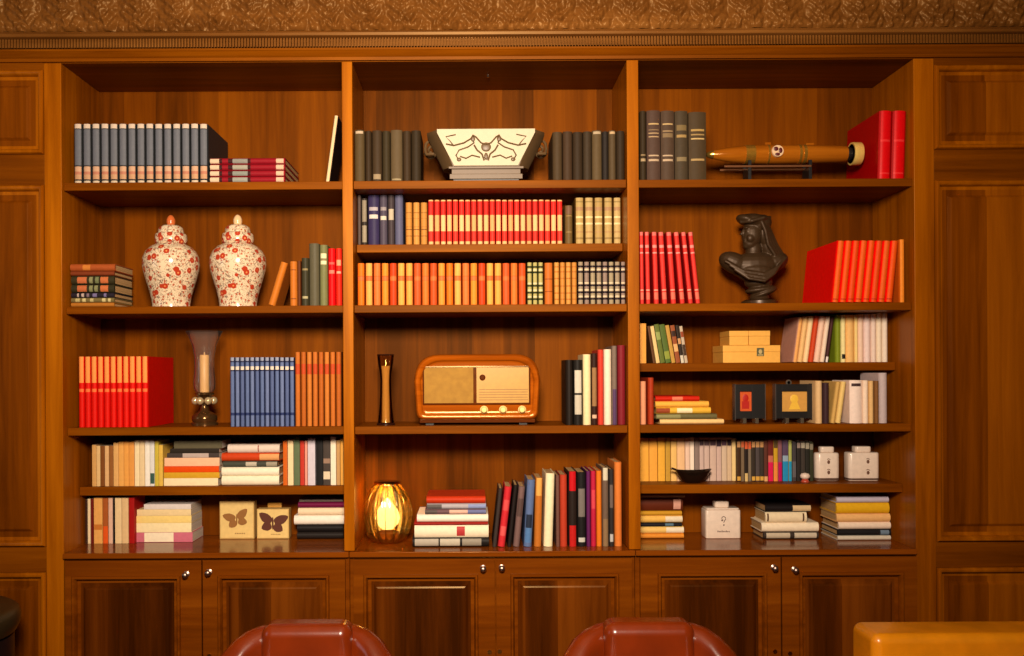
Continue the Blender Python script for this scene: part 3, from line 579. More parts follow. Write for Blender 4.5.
mixed('R5', .200, 'after the pale journals', 'dark magazines in the fifth-shelf row', [
    (737.2, 741, 441, (66, 44, 26), 'dark brown', DK), (741.2, 744.6, 441, (120, 100, 76), 'grey-brown', dict(bands=[(.84, .98, (200, 100, 60))])), (744.8, 748.2, 441, (40, 32, 28), 'black orange-headed', dict(bands=[(.8, .98, (210, 90, 50)), (0, .2, (216, 184, 120))])), (748.4, 751.6, 441, (126, 110, 90), 'pale grey', dict(bands=[(.8, .98, (210, 90, 50))])),
    (751.8, 755.6, 441, (56, 46, 38), 'umber', DK), (755.8, 760, 441, (80, 70, 70), 'slate', DK), (760.2, 764, 441, (60, 52, 46), 'charcoal', DK), (764.2, 768, 441, (96, 52, 40), 'russet', dict(bands=[(.0, .12, (226, 170, 110))])), (768.2, 773.6, 440, (110, 40, 34), 'magenta-footed', dict(bands=[(.0, .46, (220, 30, 84)), (.46, .62, (200, 110, 90))])),
    (773.8, 778, 440, (206, 160, 40), 'yellow and orange', dict(bands=[(.0, .46, (240, 140, 66)), (.8, 1, (90, 70, 40))])), (778.2, 782.2, 440, (140, 90, 96), 'crimson-footed', dict(bands=[(.0, .46, (190, 20, 90))])), (782.6, 788.6, 440, (90, 70, 96), 'blue-footed', dict(bands=[(.0, .48, (40, 140, 190)), (.48, .62, (150, 170, 190))])), (788.8, 792, 440, (176, 180, 100), 'green-headed blue', dict(bands=[(.0, .48, (36, 150, 196))])),
    (792.4, 796.4, 442, (70, 64, 66), 'dull grey', dict(bands=[(.1, .5, (100, 96, 100))])), (797, 801, 441, (48, 42, 40), 'black speckled', dict(bands=[(.82, .95, (150, 130, 120))])), (801.2, 805.4, 441, (66, 58, 52), 'dark grey', dict(bands=[(.82, .95, (170, 160, 140))])), (805.6, 809.8, 441, (44, 42, 36), 'jet black', dict(bands=[(.8, .95, (160, 150, 130))])), (810, 813.6, 442, (56, 58, 40), 'dark olive', dict(bands=[(.8, .95, (140, 130, 110))]))], kind='magazine', soft=True, depth=.15)
stack('RB', .235, 538.6, 'of yellow stack beside white canister', 'yellow and brown books stacked on the ledge', [
    (640, 684, 4.8, (226, 144, 50), 'orange'), (640, 684, 7.2, (240, 196, 110), 'yellow and white', dict(bands=[(.6, 1, (240, 226, 200))])), (640, 682, 3.6, (30, 30, 36), 'thin black', dict(bands=[(.6, .8, (90, 120, 140))])), (640, 682.6, 7.4, (238, 186, 90), 'yellow', dict(bands=[(.6, 1, (236, 220, 190))])), (640, 682, 4.6, (206, 150, 40), 'mustard'),
    (640, 683, 13.4, (96, 40, 20), 'thick dark brown', dict(bands=[(.78, .95, (216, 160, 140))])), (641, 685, 3.0, (190, 176, 166), 'thin pale grey')], depth=.135)
stack('RB', .205, 539.2, 'of white stack beside white canister', 'white books stacked beside the canister', [
    (763.8, 819, 7.2, (60, 50, 44), 'dark white-labelled', dict(bands=[(.05, .48, (196, 180, 156)), (.56, .96, (200, 186, 164))])), (762, 819, 9.2, (246, 226, 196), 'white'), (765.7, 807, 10.6, (240, 218, 180), 'ivory', dict(bands=[(.04, .08, (90, 60, 40)), (.9, .94, (90, 60, 40))])), (766, 811, 7.6, (28, 22, 22), 'black and cream', dict(bands=[(.6, 1, (216, 186, 140))]))], depth=.16)
stack('RB', .170, 541, 'of yellow-banded stack near bookcase side', 'books stacked near the bookcase side', [
    (838, 891, 4.6, (214, 202, 184), 'pale grey'), (838, 891.4, 6.2, (30, 28, 30), 'black', dict(bands=[(.8, .96, (110, 130, 150))])), (839, 891, 7.4, (242, 218, 196), 'pinkish white'), (837, 890.6, 8.4, (240, 186, 120), 'peach'), (836.7, 889.6, 10.8, (232, 176, 30), 'bright yellow'), (837, 889, 6.0, (200, 190, 206), 'lavender')], depth=.19)
# ------------------------------------------------------------------ ornaments
def S(y): return (D+y)/F                                   # metres per photo pixel at depth y
def porcelain(name, c_base, spots, vine):
    m, nt, b = newmat(name)
    v = tex(nt, 'ShaderNodeTexVoronoi', 27, Scale=1.0, Randomness=.7)
    v2 = tex(nt, 'ShaderNodeTexVoronoi', 60, Scale=1.0)
    n = tex(nt, 'ShaderNodeTexNoise', 46, Scale=1.0, Detail=2.0, Distortion=1.6)
    line = mathn(nt, 'LESS_THAN', mathn(nt, 'ABSOLUTE', mathn(nt, 'SUBTRACT', n.outputs[0], .5)), .026)
    c = mixc(nt, line, lin(c_base), lin(vine))
    leaf = mathn(nt, 'LESS_THAN', v2.outputs['Distance'], .26)
    c = mixc(nt, leaf, c, lin((176, 92, 60)))
    fl = mathn(nt, 'LESS_THAN', v.outputs['Distance'], .34); ct = mathn(nt, 'LESS_THAN', v.outputs['Distance'], .13)
    c = mixc(nt, fl, c, lin(spots)); c = mixc(nt, ct, c, lin((236, 150, 90)))
    nt.links.new(c, b.inputs['Base Color']); b.inputs['Roughness'].default_value = .16; b.inputs['Specular IOR Level'].default_value = .55
    return m
PORC = porcelain('painted_porcelain', (228, 204, 170), (180, 60, 34), (130, 100, 84))
ORANGE_GLAZE = plain((206, 104, 50), .2, name='orange_glaze')
def ginger_jar(px, label, fin):
    y = .150; s = S(y); z = SH['L2'][0]
    t = thing('ginger_jar', label, 'jar', (PX(px, y, 270), y, z), group='red and white porcelain jars')
    P = lambda pr: [(r*s, h*s*1.022) for r, h in pr]
    part('body', MB().lathe(P([(16, 0), (18.6, .3), (18.4, 3), (18.9, 8), (21.2, 17), (24.3, 27), (26.9, 36), (27.9, 43), (27.3, 49), (24.6, 55), (20, 59.5), (16, 61.6), (14.4, 62.6), (14.2, 65.6), (0, 65.6)]), n=48), PORC, t, smooth=50)
    lid = part('lid', MB().lathe(P([(0, 62.8), (14.6, 62.8), (15.6, 63.6), (15.8, 66), (15.4, 71.4), (14.2, 72.6), (12.6, 73.4), (12.4, 76), (11.4, 78.6), (8.4, 80.6), (5, 81.2), (0, 81.2)]), n=40), PORC, t, smooth=50)
    part('finial', MB().lathe(P([(4.6, 80.8), (3.8, 82), (4.4, 84), (4.3, 86.5), (3.2, 89), (1.6, 90.8), (0, 91.2)]), n=20), fin, lid, smooth=60)
ginger_jar(171.2, 'lidded porcelain jar with red flowers and an orange finial, beside the antique book stack', ORANGE_GLAZE)
ginger_jar(238, 'lidded porcelain jar with red flowers and a pale finial, beside the leaning tan book', plain((232, 190, 140), .2, name='cream_glaze'))

# hurricane candle holder
y = .17; s = S(y); z = SH['L3'][0]
t = thing('candle_holder', 'glass hurricane candle holder with flared shade on a beaded base, beside the scarlet volumes', 'candle holder', (PX(204.6, y, 400), y, z))
P = lambda pr: [(r*s, h*s) for r, h in pr]
part('base', MB().lathe(P([(13, 0), (13, 2.5), (11.5, 3.6), (12.6, 6), (12.2, 9.5), (8.5, 12), (4.6, 14.5), (3.8, 19), (3.8, 26), (6, 29), (9.4, 30.6), (9.4, 32.4), (0, 32.4)]), n=32), plain((112, 78, 44), .16, .75, name='antique_brass'), t, smooth=50)
cr_m = plain((214, 186, 140), .08, .5, .8, name='crystal_bead')
for k in range(7):
    a = 2*PI*k/7
    part('bead', MB().ell((9*s*math.cos(a), 9*s*math.sin(a), 24.5*s), (3.9*s, 3.9*s, 3.9*s), 14), cr_m, t, smooth=80)
part('candle', MB().lathe(P([(4.6, 32.6), (4.7, 34), (4.7, 69), (4.2, 70.2), (.6, 70), (.5, 73), (0, 73)]), n=20), plain((226, 176, 112), .5, name='candle_wax'), t, smooth=50)
gl = [(8.2, 33), (10.4, 37), (10.6, 44), (9.6, 56), (9.6, 68), (11.4, 79), (15, 88), (18.6, 94)]
part('glass_shade', MB().lathe(P(gl+[(r-.5, h) for r, h in reversed(gl)]), n=40), thin_glass('clear_glass', (.98, .97, .95), .12, 1.09, .03, .016), t, smooth=60)['label'] = 'clear flared glass'

# coffer between the worn rows
y = .042; s = S(y+.0); z = SH['C1'][0]; cx = PX(486, y, 150)
t = thing('casket', 'pale carved casket with ivory front panel and scroll handles on the top centre shelf', 'casket', (cx, y, z))
STONE = plain((100, 76, 48), .45, name='tarnished_stone'); IVORY = plain((196, 180, 146), .5, var=.03, name='ivory'); GILT = plain((104, 80, 52), .4, name='brown_gilding')
part('foot', MB().box(-33*s, 33*s, 2*s, 36*s, 0, 3*s), BLACK, t, .001)
b = MB().box(-36.5*s, 36.5*s, 0, 38*s, 3*s, 8*s).box(-34.5*s, 34.5*s, 1*s, 37*s, 8*s, 13*s).box(-37.5*s, 37.5*s, -1*s, 39*s, 13*s, 15.4*s)
part('base', b, STONE, t, .0015)
def octo(hw, y0, y1, ch, h): return [(x*s, yy*s, h*s) for x, yy in ((-hw+ch, y0), (hw-ch, y0), (hw, y0+ch*1.2), (hw, y1-ch), (hw-ch, y1), (-hw+ch, y1), (-hw, y1-ch), (-hw, y0+ch*1.2))]
lv = [octo(43, 1, 37, 10, 15.4), octo(59, -3, 43, 12.5, 48), octo(59.5, -4, 44, 13, 49.5), octo(59.5, -4, 44, 13, 52), octo(58, -1, 41, 12, 52), octo(44, 4, 34, 10, 20)]
m = MB(); m.add([p for l in lv for p in l], [(i*8+k, i*8+(k+1) % 8, i*8+8+(k+1) % 8, i*8+8+k) for i in range(len(lv)-1) for k in range(8)]+[tuple(40+k for k in range(8)), tuple(range(8))[::-1]])
part('body', m, STONE, t, .0012)
f0 = [(-32, .6, 16), (32, .6, 16), (48.8, -3.4, 48), (48.8, -3.9, 51.6), (-48.8, -3.9, 51.6), (-48.8, -3.4, 48)]
m = MB(); m.add([(x*s, (yy-1.6)*s, h*s) for x, yy, h in f0]+[(x*s, (yy+.4)*s, h*s) for x, yy, h in f0], [tuple(range(6)), tuple(range(6, 12))[::-1]]+[(k, 6+k, 6+(k+1) % 6, (k+1) % 6) for k in range(6)])
fp = part('front_panel', m, IVORY, t, .001)
fp['label'] = 'ivory panel with brown garlands'
def fy(h): return (.6-(h-16)/30*4.0-1.9)*s
g = MB()
for sgn in (-1, 1):
    for pts, r in (([(0, 36), (5, 38), (10, 43.5), (13, 45.5), (15, 42), (22, 38), (32, 35.5), (40, 37)], .55), ([(13, 45), (12, 38), (18, 34), (27, 31), (30, 26), (27, 21)], .5), ([(2, 21), (4, 27), (9, 31), (12, 36)], .6), ([(32, 35), (36, 40), (40, 44), (30, 46)], .4), ([(6, 24), (14, 26), (20, 23), (26, 25)], .5)):
        g.tube([(sgn*x*s, fy(h), h*s) for x, h in pts], r*1.5*s, 6)
    g.ell((sgn*13*s, fy(42), 42*s), (2.2*s, .6*s, 3*s), 10); g.ell((sgn*27*s, fy(22), 22*s), (2.4*s, .6*s, 2*s), 10)
g.ell((0, fy(34), 34*s), (5*s, .8*s, 4.6*s), 14); g.ell((0, fy(25), 25*s), (2*s, .7*s, 3.6*s), 10)
part('garland', g, GILT, fp, smooth=60)
for sgn in (-1, 1):
    h = MB()
    sp = [(sgn*(55.5+(.6+.10*k)*3.0*math.cos(-1.2+k*.42)), 20+2*math.sin(k), 36+(.6+.10*k)*3.4*math.sin(-1.2+k*.42)) for k in range(18)]
    h.tube([(x*s, yy*s, hh*s) for x, yy, hh in sp], [1.5*s]*18, 8)
    h.tube([(sgn*52*s, 8*s, 30*s), (sgn*60*s, 10*s, 30*s), (sgn*61.5*s, 14*s, 35*s), (sgn*61*s, 18*s, 42*s), (sgn*59*s, 20*s, 45*s)], 1.6*s, 8)
    part('handle', h, STONE, t, smooth=60)

# wooden radio
y = .065; s = S(y); z = SH['C4'][0]; cx = PX(477.3, y, 400)
t = thing('radio', 'vintage rounded wooden radio with cloth grille and three cream knobs', 'radio', (cx, y, z))
def outline(k=0.0, n=7):
    """rounded trapezoid, k px inset"""
    c = [(-61+k*.9, 5+k, 8), (61-k*.9, 5+k, 8), (63.5-k, 44, 0), (60-k, 71-k, 22), (-60+k, 71-k, 22), (-63.5+k, 44, 0)]
    P = [Vector((a, b)) for a, b, r in c]; o = []
    for i, (a, b, r) in enumerate(c):
        r = max(.1, r-k*.5)
        p = P[i]; u = (P[i-1]-p).normalized(); v = (P[(i+1) % 6]-p).normalized()
        for j in range(n):
            q = j/(n-1); A = p+u*r; B = p+v*r; o.append(A.lerp(p, q).lerp(p.lerp(B, q), q))
    return o
CASE = wood('radio_walnut', (116, 48, 4), (168, 80, 8), (198, 106, 20), 'X', .16); CASE_D = wood('radio_dark', (60, 24, 6), (92, 40, 10), (116, 56, 16), 'X', .2)
m = MB(); n = len(outline()); vs = []
for k, yy in ((4, 58), (.8, 56), (0, 50), (0, 6), (1.0, 1.5), (2.4, 0), (5, 0), (6.2, 1.0), (7.2, 2.6), (8.4, 2.8)):
    vs += [(p.x*s, yy*s, p.y*s) for p in outline(k)]
fs = [(i*n+k, i*n+(k+1) % n, i*n+n+(k+1) % n, i*n+n+k) for i in range(9) for k in range(n)]+[tuple(range(n)), tuple(range(9*n, 10*n))[::-1]]
for f in range(len(fs)): fs[f] = fs[f][::-1]
part('case', m.add(vs, fs), CASE, t, smooth=40)
part('base', MB().box(-58*s, 58*s, 3*s, 54*s, 2.2*s, 6*s), CASE_D, t, .002)
for fx in (-52, 42):
    for fyy in (6, 46): part('foot', MB().box(fx*s, (fx+8)*s, fyy*s, (fyy+6)*s, 0, 2.2*s), BLACK, t)
m, nt, b = newmat('grille_cloth')
n1 = tex(nt, 'ShaderNodeTexWave', (1, 1, 420), Scale=1.0, bands_direction='Z'); n2 = tex(nt, 'ShaderNodeTexNoise', 40, Scale=1.0)
nt.links.new(ramp(nt, mathn(nt, 'ADD', mathn(nt, 'MULTIPLY', n1.outputs['Fac'], .4), mathn(nt, 'MULTIPLY', n2.outputs[0], .6)), [(.2, lin((146, 102, 28))), (.8, lin((180, 132, 44)))]), b.inputs['Base Color']); b.inputs['Roughness'].default_value = .8
CLOTH = m
RX = lambda px: (px-477.3)*s
RZ = lambda py: (425.2-py)*s
part('trim_frame', MB().rings(RX(422.6), RX(530.6), RZ(404.6), RZ(366), [(0, 3.0*s), (0, 1.0*s), (1.2*s, .8*s), (1.6*s, 2.2*s)], False), CASE_D, t)
part('grille', MB().box(RX(424), RX(473.4), 2.0*s, 3.2*s, RZ(403.4), RZ(367.4)), CLOTH, t)
part('mullion', MB().box(RX(473.4), RX(476.6), .8*s, 3.2*s, RZ(403.6), RZ(367)), CASE_D, t, .001)
dl = part('dial', MB().box(RX(476.6), RX(529), 2.0*s, 3.2*s, RZ(403), RZ(367.4)), plain((196, 144, 52), .35, name='dial_glass', coat=.3), t)
dm = MB()
for k in range(5): dm.box(RX(479), RX(528), 1.7*s, 2.0*s, RZ(390+2.6*k), RZ(389.4+2.6*k))
part('scale_lines', dm, plain((150, 104, 40), .5, name='dial_print'), dl)
part('tuning_eye', MB().lathe([(1.6*s, -1.4*s), (3*s, -1.0*s), (3.1*s, 0)], (RX(482.6), 2.0*s, RZ(377.6)), 18, axis='Y'), CASE_D, t, smooth=40)
CREAM = plain((250, 222, 140), .22, name='cream_bakelite', coat=.5)
for kx in (484, 503, 522): part('knob', MB().lathe([(0, -4.6*s), (2.3*s, -4.5*s), (3.0*s, -3.6*s), (3.3*s, -.5*s), (4.0*s, 0), (4.0*s, .6*s)], (RX(kx), .4*s, RZ(410)), 20, axis='Y'), CREAM, t, smooth=40)

# tall waisted glass with a pillar inside
y = .12; s = S(y); z = SH['C4'][0]
t = thing('candlestick', 'tall narrow waisted dark glass candlestick beside the radio', 'candlestick', (PX(385.8, y, 400), y, z))
P = lambda pr: [(r*s, h*s) for r, h in pr]
SMOKE = thin_glass('smoked_glass', (.88, .78, .62), .06, 1.42, .02)
part('foot', MB().lathe(P([(9.2, 0), (9.2, 1.8), (8.0, 2.4), (0, 2.4)]), n=28), plain((40, 16, 10), .2, name='dark_base'), t, smooth=40)
pr = [(8.2, 2.4), (7.4, 8), (6.4, 18), (5.6, 34), (5.4, 46), (6.2, 54), (7.6, 61), (8.4, 70)]
part('glass_sleeve', MB().lathe(P(pr+[(r-.7, h) for r, h in reversed(pr)]), n=28), SMOKE, t, smooth=60)
part('pillar', MB().lathe(P([(4.4, 2.5), (4.0, 6), (3.7, 44), (4.2, 50), (5.2, 57), (5.6, 59), (0, 59)]), n=20), plain((226, 186, 120), .25, name='cream_pillar'), t, smooth=50)
part('rim', MB().lathe(P([(7.6, 69.4), (8.6, 69.4), (8.8, 70.4), (7.6, 70.6)]), n=28), plain((40, 16, 10), .2, name='dark_base'), t, smooth=40)

# ribbed golden lantern
y = .20; s = S(y); z = SH['CB'][0]
t = thing('lantern', 'glowing ribbed golden glass lantern on the bottom ledge', 'lantern', (PX(387.5, y, 510), y, z))
P = lambda pr: [(r*s, h*s) for r, h in pr]
rib = lambda a, h: 1+.06*abs(math.cos(7*a))-.03
GOLDGLASS = thin_glass('golden_glass', (1.0, .90, .62), .12, 1.5, .24)
pr = [(10, 0), (15, 1), (19.5, 6), (22.6, 14), (24.2, 24), (24.0, 34), (21.8, 44), (17.6, 52), (13.6, 56.5), (12.2, 58), (13, 60.4)]
part('glass_body', MB().lathe(P(pr+[(r-.6, h) for r, h in reversed(pr)]), n=112, rfun=rib), GOLDGLASS, t, smooth=80)
rb = MB()
for k in range(14):
    a = 2*PI*(k+.5)/14; rb.tube([(r*s*.985*math.cos(a), r*s*.985*math.sin(a), h*s) for r, h in pr], .3*s, 6)
part('rib', rb, plain((190, 136, 56), .2, 1.0, name='gold_wire'), t, smooth=60)
part('neck_ring', MB().lathe(P([(12, 58), (13.4, 58.4), (13.4, 60), (12.2, 60.6)]), n=40), plain((190, 136, 56), .2, 1.0, name='gold_wire'), t, smooth=50)
part('cup', MB().lathe(P([(0, 1.2), (11, 1.2), (11.5, 10), (10.8, 10), (10, 3), (0, 3)]), n=28), plain((120, 76, 30), .3, .8, name='bronze_cup'), t, smooth=50)
m = bpy.data.materials.new('candle_flame'); m.use_nodes = True; nt = m.node_tree; bb = nt.nodes['Principled BSDF']
bb.inputs['Base Color'].default_value = (1, .8, .5, 1); bb.inputs['Emission Color'].default_value = (1.0, .80, .46, 1); bb.inputs['Emission Strength'].default_value = 3.4
part('bulb', MB().lathe(P([(0, 12), (5.5, 13), (10.5, 18), (12.5, 24), (10.5, 31), (6, 37), (2.5, 42), (0, 44)]), n=24), m, t, smooth=60)
ll = bpy.data.lights.new('lantern_light', 'POINT'); ll.energy = 2.4; ll.color = (1.0, .55, .16); ll.shadow_soft_size = .03
lo = bpy.data.objects.new('lantern_light', ll); col.objects.link(lo); lo.location = t.location+Vector((-.0, -.02, 50*s)); lo.parent = None

# wooden torpedo model, its stand
y = .15; s = S(y); z = SH['R1'][0]; cx = PX(778, y, 160); zz = lambda py: PZ(py, y, 778)-z
st = thing('display_stand', 'low dark stand with a slim rail carrying the wooden torpedo-shaped model', 'stand', (cx, y, z))
part('plinth', MB().box(-60*s, 68*s, -11*s, 11*s, 0, 1.6*s), BLACK, st, .001)
rz = zz(168.2)/s
for ry in (-8.5, 8.5): part('rail', MB().box(-56*s, 30*s, (ry-1)*s, (ry+1)*s, (rz-1)*s, (rz+1)*s), plain((130, 84, 54), .3, .5, name='copper_rail'), st, .0006)
for lx in (-31, 29):
    part('post', MB().box((lx-1.5)*s, (lx+1.5)*s, -9*s, 9*s, 1.7*s, (rz-1.05)*s), BLACK, st)
    for sg in (-1, 1): part('cradle', MB().box((lx-1.5)*s, (lx+1.5)*s, *sorted((sg*7.5*s, sg*9.4*s)), (rz+1.05)*s, (rz+6)*s), BLACK, st)
ax = zz(154.4)/s
t = thing('torpedo_model', 'long polished wooden torpedo-shaped model with gold bands and a cream tail ring', 'model', (cx, y, z+ax*s))
X = lambda px: (px-778)*s
HULL = wood('hull_wood', (104, 48, 6), (150, 80, 12), (182, 106, 22), 'X', .16)
prf = [(0, 706.5), (1.6, 707), (3.0, 709.5), (4.6, 715), (6.4, 723), (7.8, 733), (8.8, 745), (9.4, 760), (9.5, 780), (9.2, 800), (8.8, 820), (8.2, 840), (7.6, 846), (0, 846)]
part('hull', MB().lathe([(r*s, X(p)) for r, p in prf], n=32, axis='X'), HULL, t, smooth=50)
part('nose_cap', MB().lathe([(0, X(706)), (2.0*s, X(706.6)), (3.5*s, X(709.5)), (4.4*s, X(713)), (0, X(713))], n=24, axis='X'), plain((240, 190, 90), .18, .9, name='gold_metal'), t, smooth=50)
for a, b, r in ((744, 753.6, 9.25), (766, 768, 9.65), (797, 799.5, 9.5), (801.5, 804.5, 9.4)):
    part('band', MB().lathe([(r*s*.98, X(a)), (r*s+.0008, X(a)), (r*s+.0008, X(b)), (r*s*.98, X(b))], n=32, axis='X'), plain((224, 164, 60), .22, .8, name='gold_band'), t, smooth=30)
em = MB().lathe([(0, -10.9*s), (5.6*s, -10.6*s), (6*s, -9.2*s), (6*s, -6*s)], (X(774.5), 0, 1.0*s), 24, axis='Y')
eo = part('emblem', em, plain((226, 190, 150), .3, name='emblem_ivory'), t, smooth=40)
part('emblem_mark', MB().ell((X(772.5), -10.9*s, 3.0*s), (2.4*s, .5*s, 2.2*s), 12).ell((X(777), -10.8*s, 1.4*s), (2.0*s, .5*s, 2.8*s), 12).ell((X(774), -10.9*s, -2.4*s), (2.6*s, .5*s, 1.6*s), 12), plain((86, 26, 30), .4, name='emblem_dark'), eo, smooth=60)
part('tail_collar', MB().lathe([(7*s, X(845.6)), (7.2*s, X(846)), (6*s, X(852)), (0, X(852))], n=28, axis='X'), BLACK, t, smooth=40)
part('tail_ring', MB().lathe([(9.6*s, X(851)), (11.2*s, X(851)), (11.4*s, X(852)), (11.4*s, X(859.4)), (11.0*s, X(860)), (9.6*s, X(860)), (9.6*s, X(851))], n=36, axis='X'), plain((246, 206, 112), .3, .3, name='cream_brass'), t, smooth=40)
for k in range(4):
    a = PI/4+k*PI/2; c_, s_ = math.cos(a), math.sin(a)
    part('tail_fin', MB().tube([(X(852), 2*s*c_, 2*s*s_), (X(854), 9.8*s*c_, 9.8*s*s_)], 1.0*s, 6), BRASS, t)
part('fin', MB().box(X(765), X(771), -.5*s, .5*s, 9*s, 12*s), HULL, t, .0005); part('fin', MB().box(X(806), X(814), -.6*s, .6*s, 8.6*s, 11*s), HULL, t, .0005)

# dark bust
y = .20; s = S(y); z = SH['R2'][0]
s *= 1.08
t = thing('bust', 'dark bronze bust of a person with wrapped head looking sideways', 'sculpture', (PX(755, y, 280), y, z))
BRONZE = plain((66, 46, 26), .48, .3, name='dark_bronze', scale=30)
part('plinth', MB().lathe([(r*s, h*s) for r, h in [(16.6, 0), (16.8, 1), (16.6, 4.2), (14.6, 5), (13.4, 5.6), (0, 5.6)]], (4*s, 0, 0), 36), plain((66, 44, 24), .35, .2, name='bronze_plinth'), t, smooth=40)
E = MB()
def e(x, yy, h, rx, ry, rz, rot=0, ry_=0): E.ell((x*s, yy*s, h*s), (rx*s, ry*s, rz*s), 20, rot=Matrix.Rotation(rot, 3, 'Y') @ Matrix.Rotation(ry_, 3, 'Z'))
e(4, 0, 8, 9, 8, 5); e(5, -1, 15, 15, 10, 3.6, -.12); e(8, -3, 12, 12, 8, 3.0, -.35); e(3, 0, 22, 13, 10, 7)     # draped foot
e(0, 1, 37, 24, 13, 13); e(-19, 1, 40, 15, 11, 9.6, .45); e(17, 2, 40, 15, 11, 9.0, -.4); e(0, -3, 31, 18, 11, 10)
for k in range(3): E.tube([((-30+4*k)*s, (-8-1.5*k)*s, (41-4*k)*s), ((-14+2*k)*s, (-13-k)*s, (31-3.5*k)*s), (4*s, (-14-k)*s, (28-3.2*k)*s), ((18-2*k)*s, (-11-k)*s, (35-3*k)*s), ((27-3*k)*s, (-6)*s, (44-3.4*k)*s)], 1.5*s, 8)
e(-1, 1, 52, 7.4, 7, 9, .15)                                                     # neck
e(-2.5, 0, 66, 9.8, 9, 12.5, .06); e(-5, -1, 58, 6.4, 6.2, 6); e(-8, -1.5, 55.6, 3.2, 3.4, 3.0)       # head, jaw, chin
E.tube([(-10.2*s, -2*s, 71*s), (-13.2*s, -2.4*s, 65.6*s), (-11*s, -2.2*s, 64*s)], [1.4*s, 1.9*s, 1.5*s], 8)       # nose
e(-10.2, -2.2, 61, 1.8, 3.0, 1.0); e(-9.8, -2.2, 59, 1.8, 2.8, 1.1)                # lips
e(-9, -4.4, 71.6, 2.6, 3.4, 1.3); e(-8.4, -5.6, 68.6, 1.6, 1.8, 1.2); e(-6, -7, 62, 3.4, 2.4, 3.6)     # brow, eye, cheek
e(-1, 0, 79, 15, 12, 6.4, .10); e(-9, -2, 79.5, 9, 10, 4.6, .3); e(5, 1, 76, 11, 11, 8.6, -.3)          # head wrap
e(9, 1, 66, 7, 9, 13, -.2); e(13, 2, 54, 7.5, 8, 12, -.42); e(20, 3, 46, 7, 7, 8, -.8)                  # cloth and hair down the back
for k in range(4): E.tube([((2+2*k)*s, (-10+1.6*k)*s, 80*s), ((7+2*k)*s, (-9.4+1.4*k)*s, 68*s), ((10+3*k)*s, (-7.6+1.4*k)*s, 56*s), ((17+3*k)*s, (-6.2+1.6*k)*s, 46*s)], 1.7*s, 8)
E.tube([(-15*s, -5*s, 77*s), (-6*s, -11.6*s, 77*s), (5*s, -11*s, 80*s), (13*s, -4*s, 81*s)], 1.8*s, 8)
bo = part('figure', E, BRONZE, t, smooth=180)
r = bo.modifiers.new('remesh', 'REMESH'); r.mode = 'VOXEL'; r.voxel_size = .0028; r.use_smooth_shade = True
sm = bo.modifiers.new('smooth', 'SMOOTH'); sm.factor = .5; sm.iterations = 4

# cream boxes
y = .195; s = S(y); z = SH['R3'][0]
CARD = plain((240, 176, 76), .45, name='cream_card')
def gift_box(x0, x1, h, zb, label, depth, dy=0, mark=False):
    t = thing('box', label, 'box', ((x0+x1)/2, y+dy, zb), group=None)
    hw = (x1-x0)/2
    part('carton', MB().box(-hw, hw, 0, depth, 0, h*.62), CARD, t, .0015)
    part('lid', MB().box(-hw-.0008, hw+.0008, -.0008, depth+.0008, h*.62+.0003, h), CARD, t, .0015)
    if mark:
        a = (760.2-751.5)*s
        lb = part('emblem', MB().box(a-3.6*s, a+3.6*s, -.0016, -.0001, 6.6*s, 14.8*s), plain((92, 88, 56), .5, name='label_green'), t)
        part('emblem_mark', MB().ell((a, -.0018, 11*s), (1.8*s, .0006, 2.4*s), 12).box(a-2.6*s, a+2.6*s, -.0021, -.0017, 7.2*s, 8.2*s), plain((190, 168, 110), .5, name='label_print'), lb)
    return z
xa, xb = PX(723, y, 350), PX(780.2, y, 350)
gift_box(xa, xb, 17.4*s, z+.0002, 'long low cream box with a green label, under two small cream boxes', .165, mark=True)
xa, xb, xc = PX(729.4, y+.004, 335), PX(748.6, y+.004, 335), PX(770, y+.004, 335)
gift_box(xa, xb-.0012, 14.4*s, z+17.4*s+.0010, 'small cream box on the long box, nearer the magazines', .15, .004)
gift_box(xb+.0012, xc, 14.4*s, z+17.4*s+.0010, 'small cream box on the long box, nearer the pale leaning volumes', .15, .004)

# black picture frames
y = .10; s = S(y); z = SH['R4'][0]
def frame(px0, px1, ptop, q0, q1, qt, qb, label, pic, fig, orn=False):
    cx = PX((px0+px1)/2, y, 400); hw = (px1-px0)/2*s; h = (424.3-ptop)*s
    t = thing('photo_frame', label, 'frame', (cx, y, z), group=None)
    mid = (px0+px1)/2
    x0, x1, z0, z1 = (q0-mid)*s, (q1-mid)*s, (424.3-qb)*s, (424.3-qt)*s
    m = MB(); b = .4*s
    m.box(-hw, x0, 0, 10*s, 4.5*s, h); m.box(x1, hw, 0, 10*s, 4.5*s, h); m.box(x0, x1, 0, 10*s, z1, h); m.box(x0, x1, 0, 10*s, 4.5*s, z0)
    part('surround', m, BLACK, t, .0008)
    for sg in (-1, 1): part('glass_edge', MB().box(*sorted((sg*(hw+.9*s), sg*(hw+.1*s))), -.8*s, 8*s, 3*s, h+.5*s), plain((96, 86, 80), .12, .4, name='grey_edge'), t)
    p = part('picture', MB().box(x0, x1, 2.0*s, 3.4*s, z0, z1), pic[0], t)
    part('picture_figure', fig(x0, x1, z0, z1), pic[1], p)
    for fx in (-.42, .42): part('foot', MB().box(fx*hw-1.6*s, fx*hw+1.6*s, -3*s, 9*s, 0, 5.2*s), plain((150, 136, 116), .2, .8, name='pewter'), t, .0008)
    if orn: part('hanging_ring', MB().lathe([(2.6*s, -.8*s), (3*s, 0), (2.6*s, .8*s), (1.6*s, .8*s), (1.6*s, -.8*s)], (-4*s, 3*s, h+1.6*s), 20, axis='Y'), plain((120, 110, 100), .3, .6, name='dull_metal'), t)
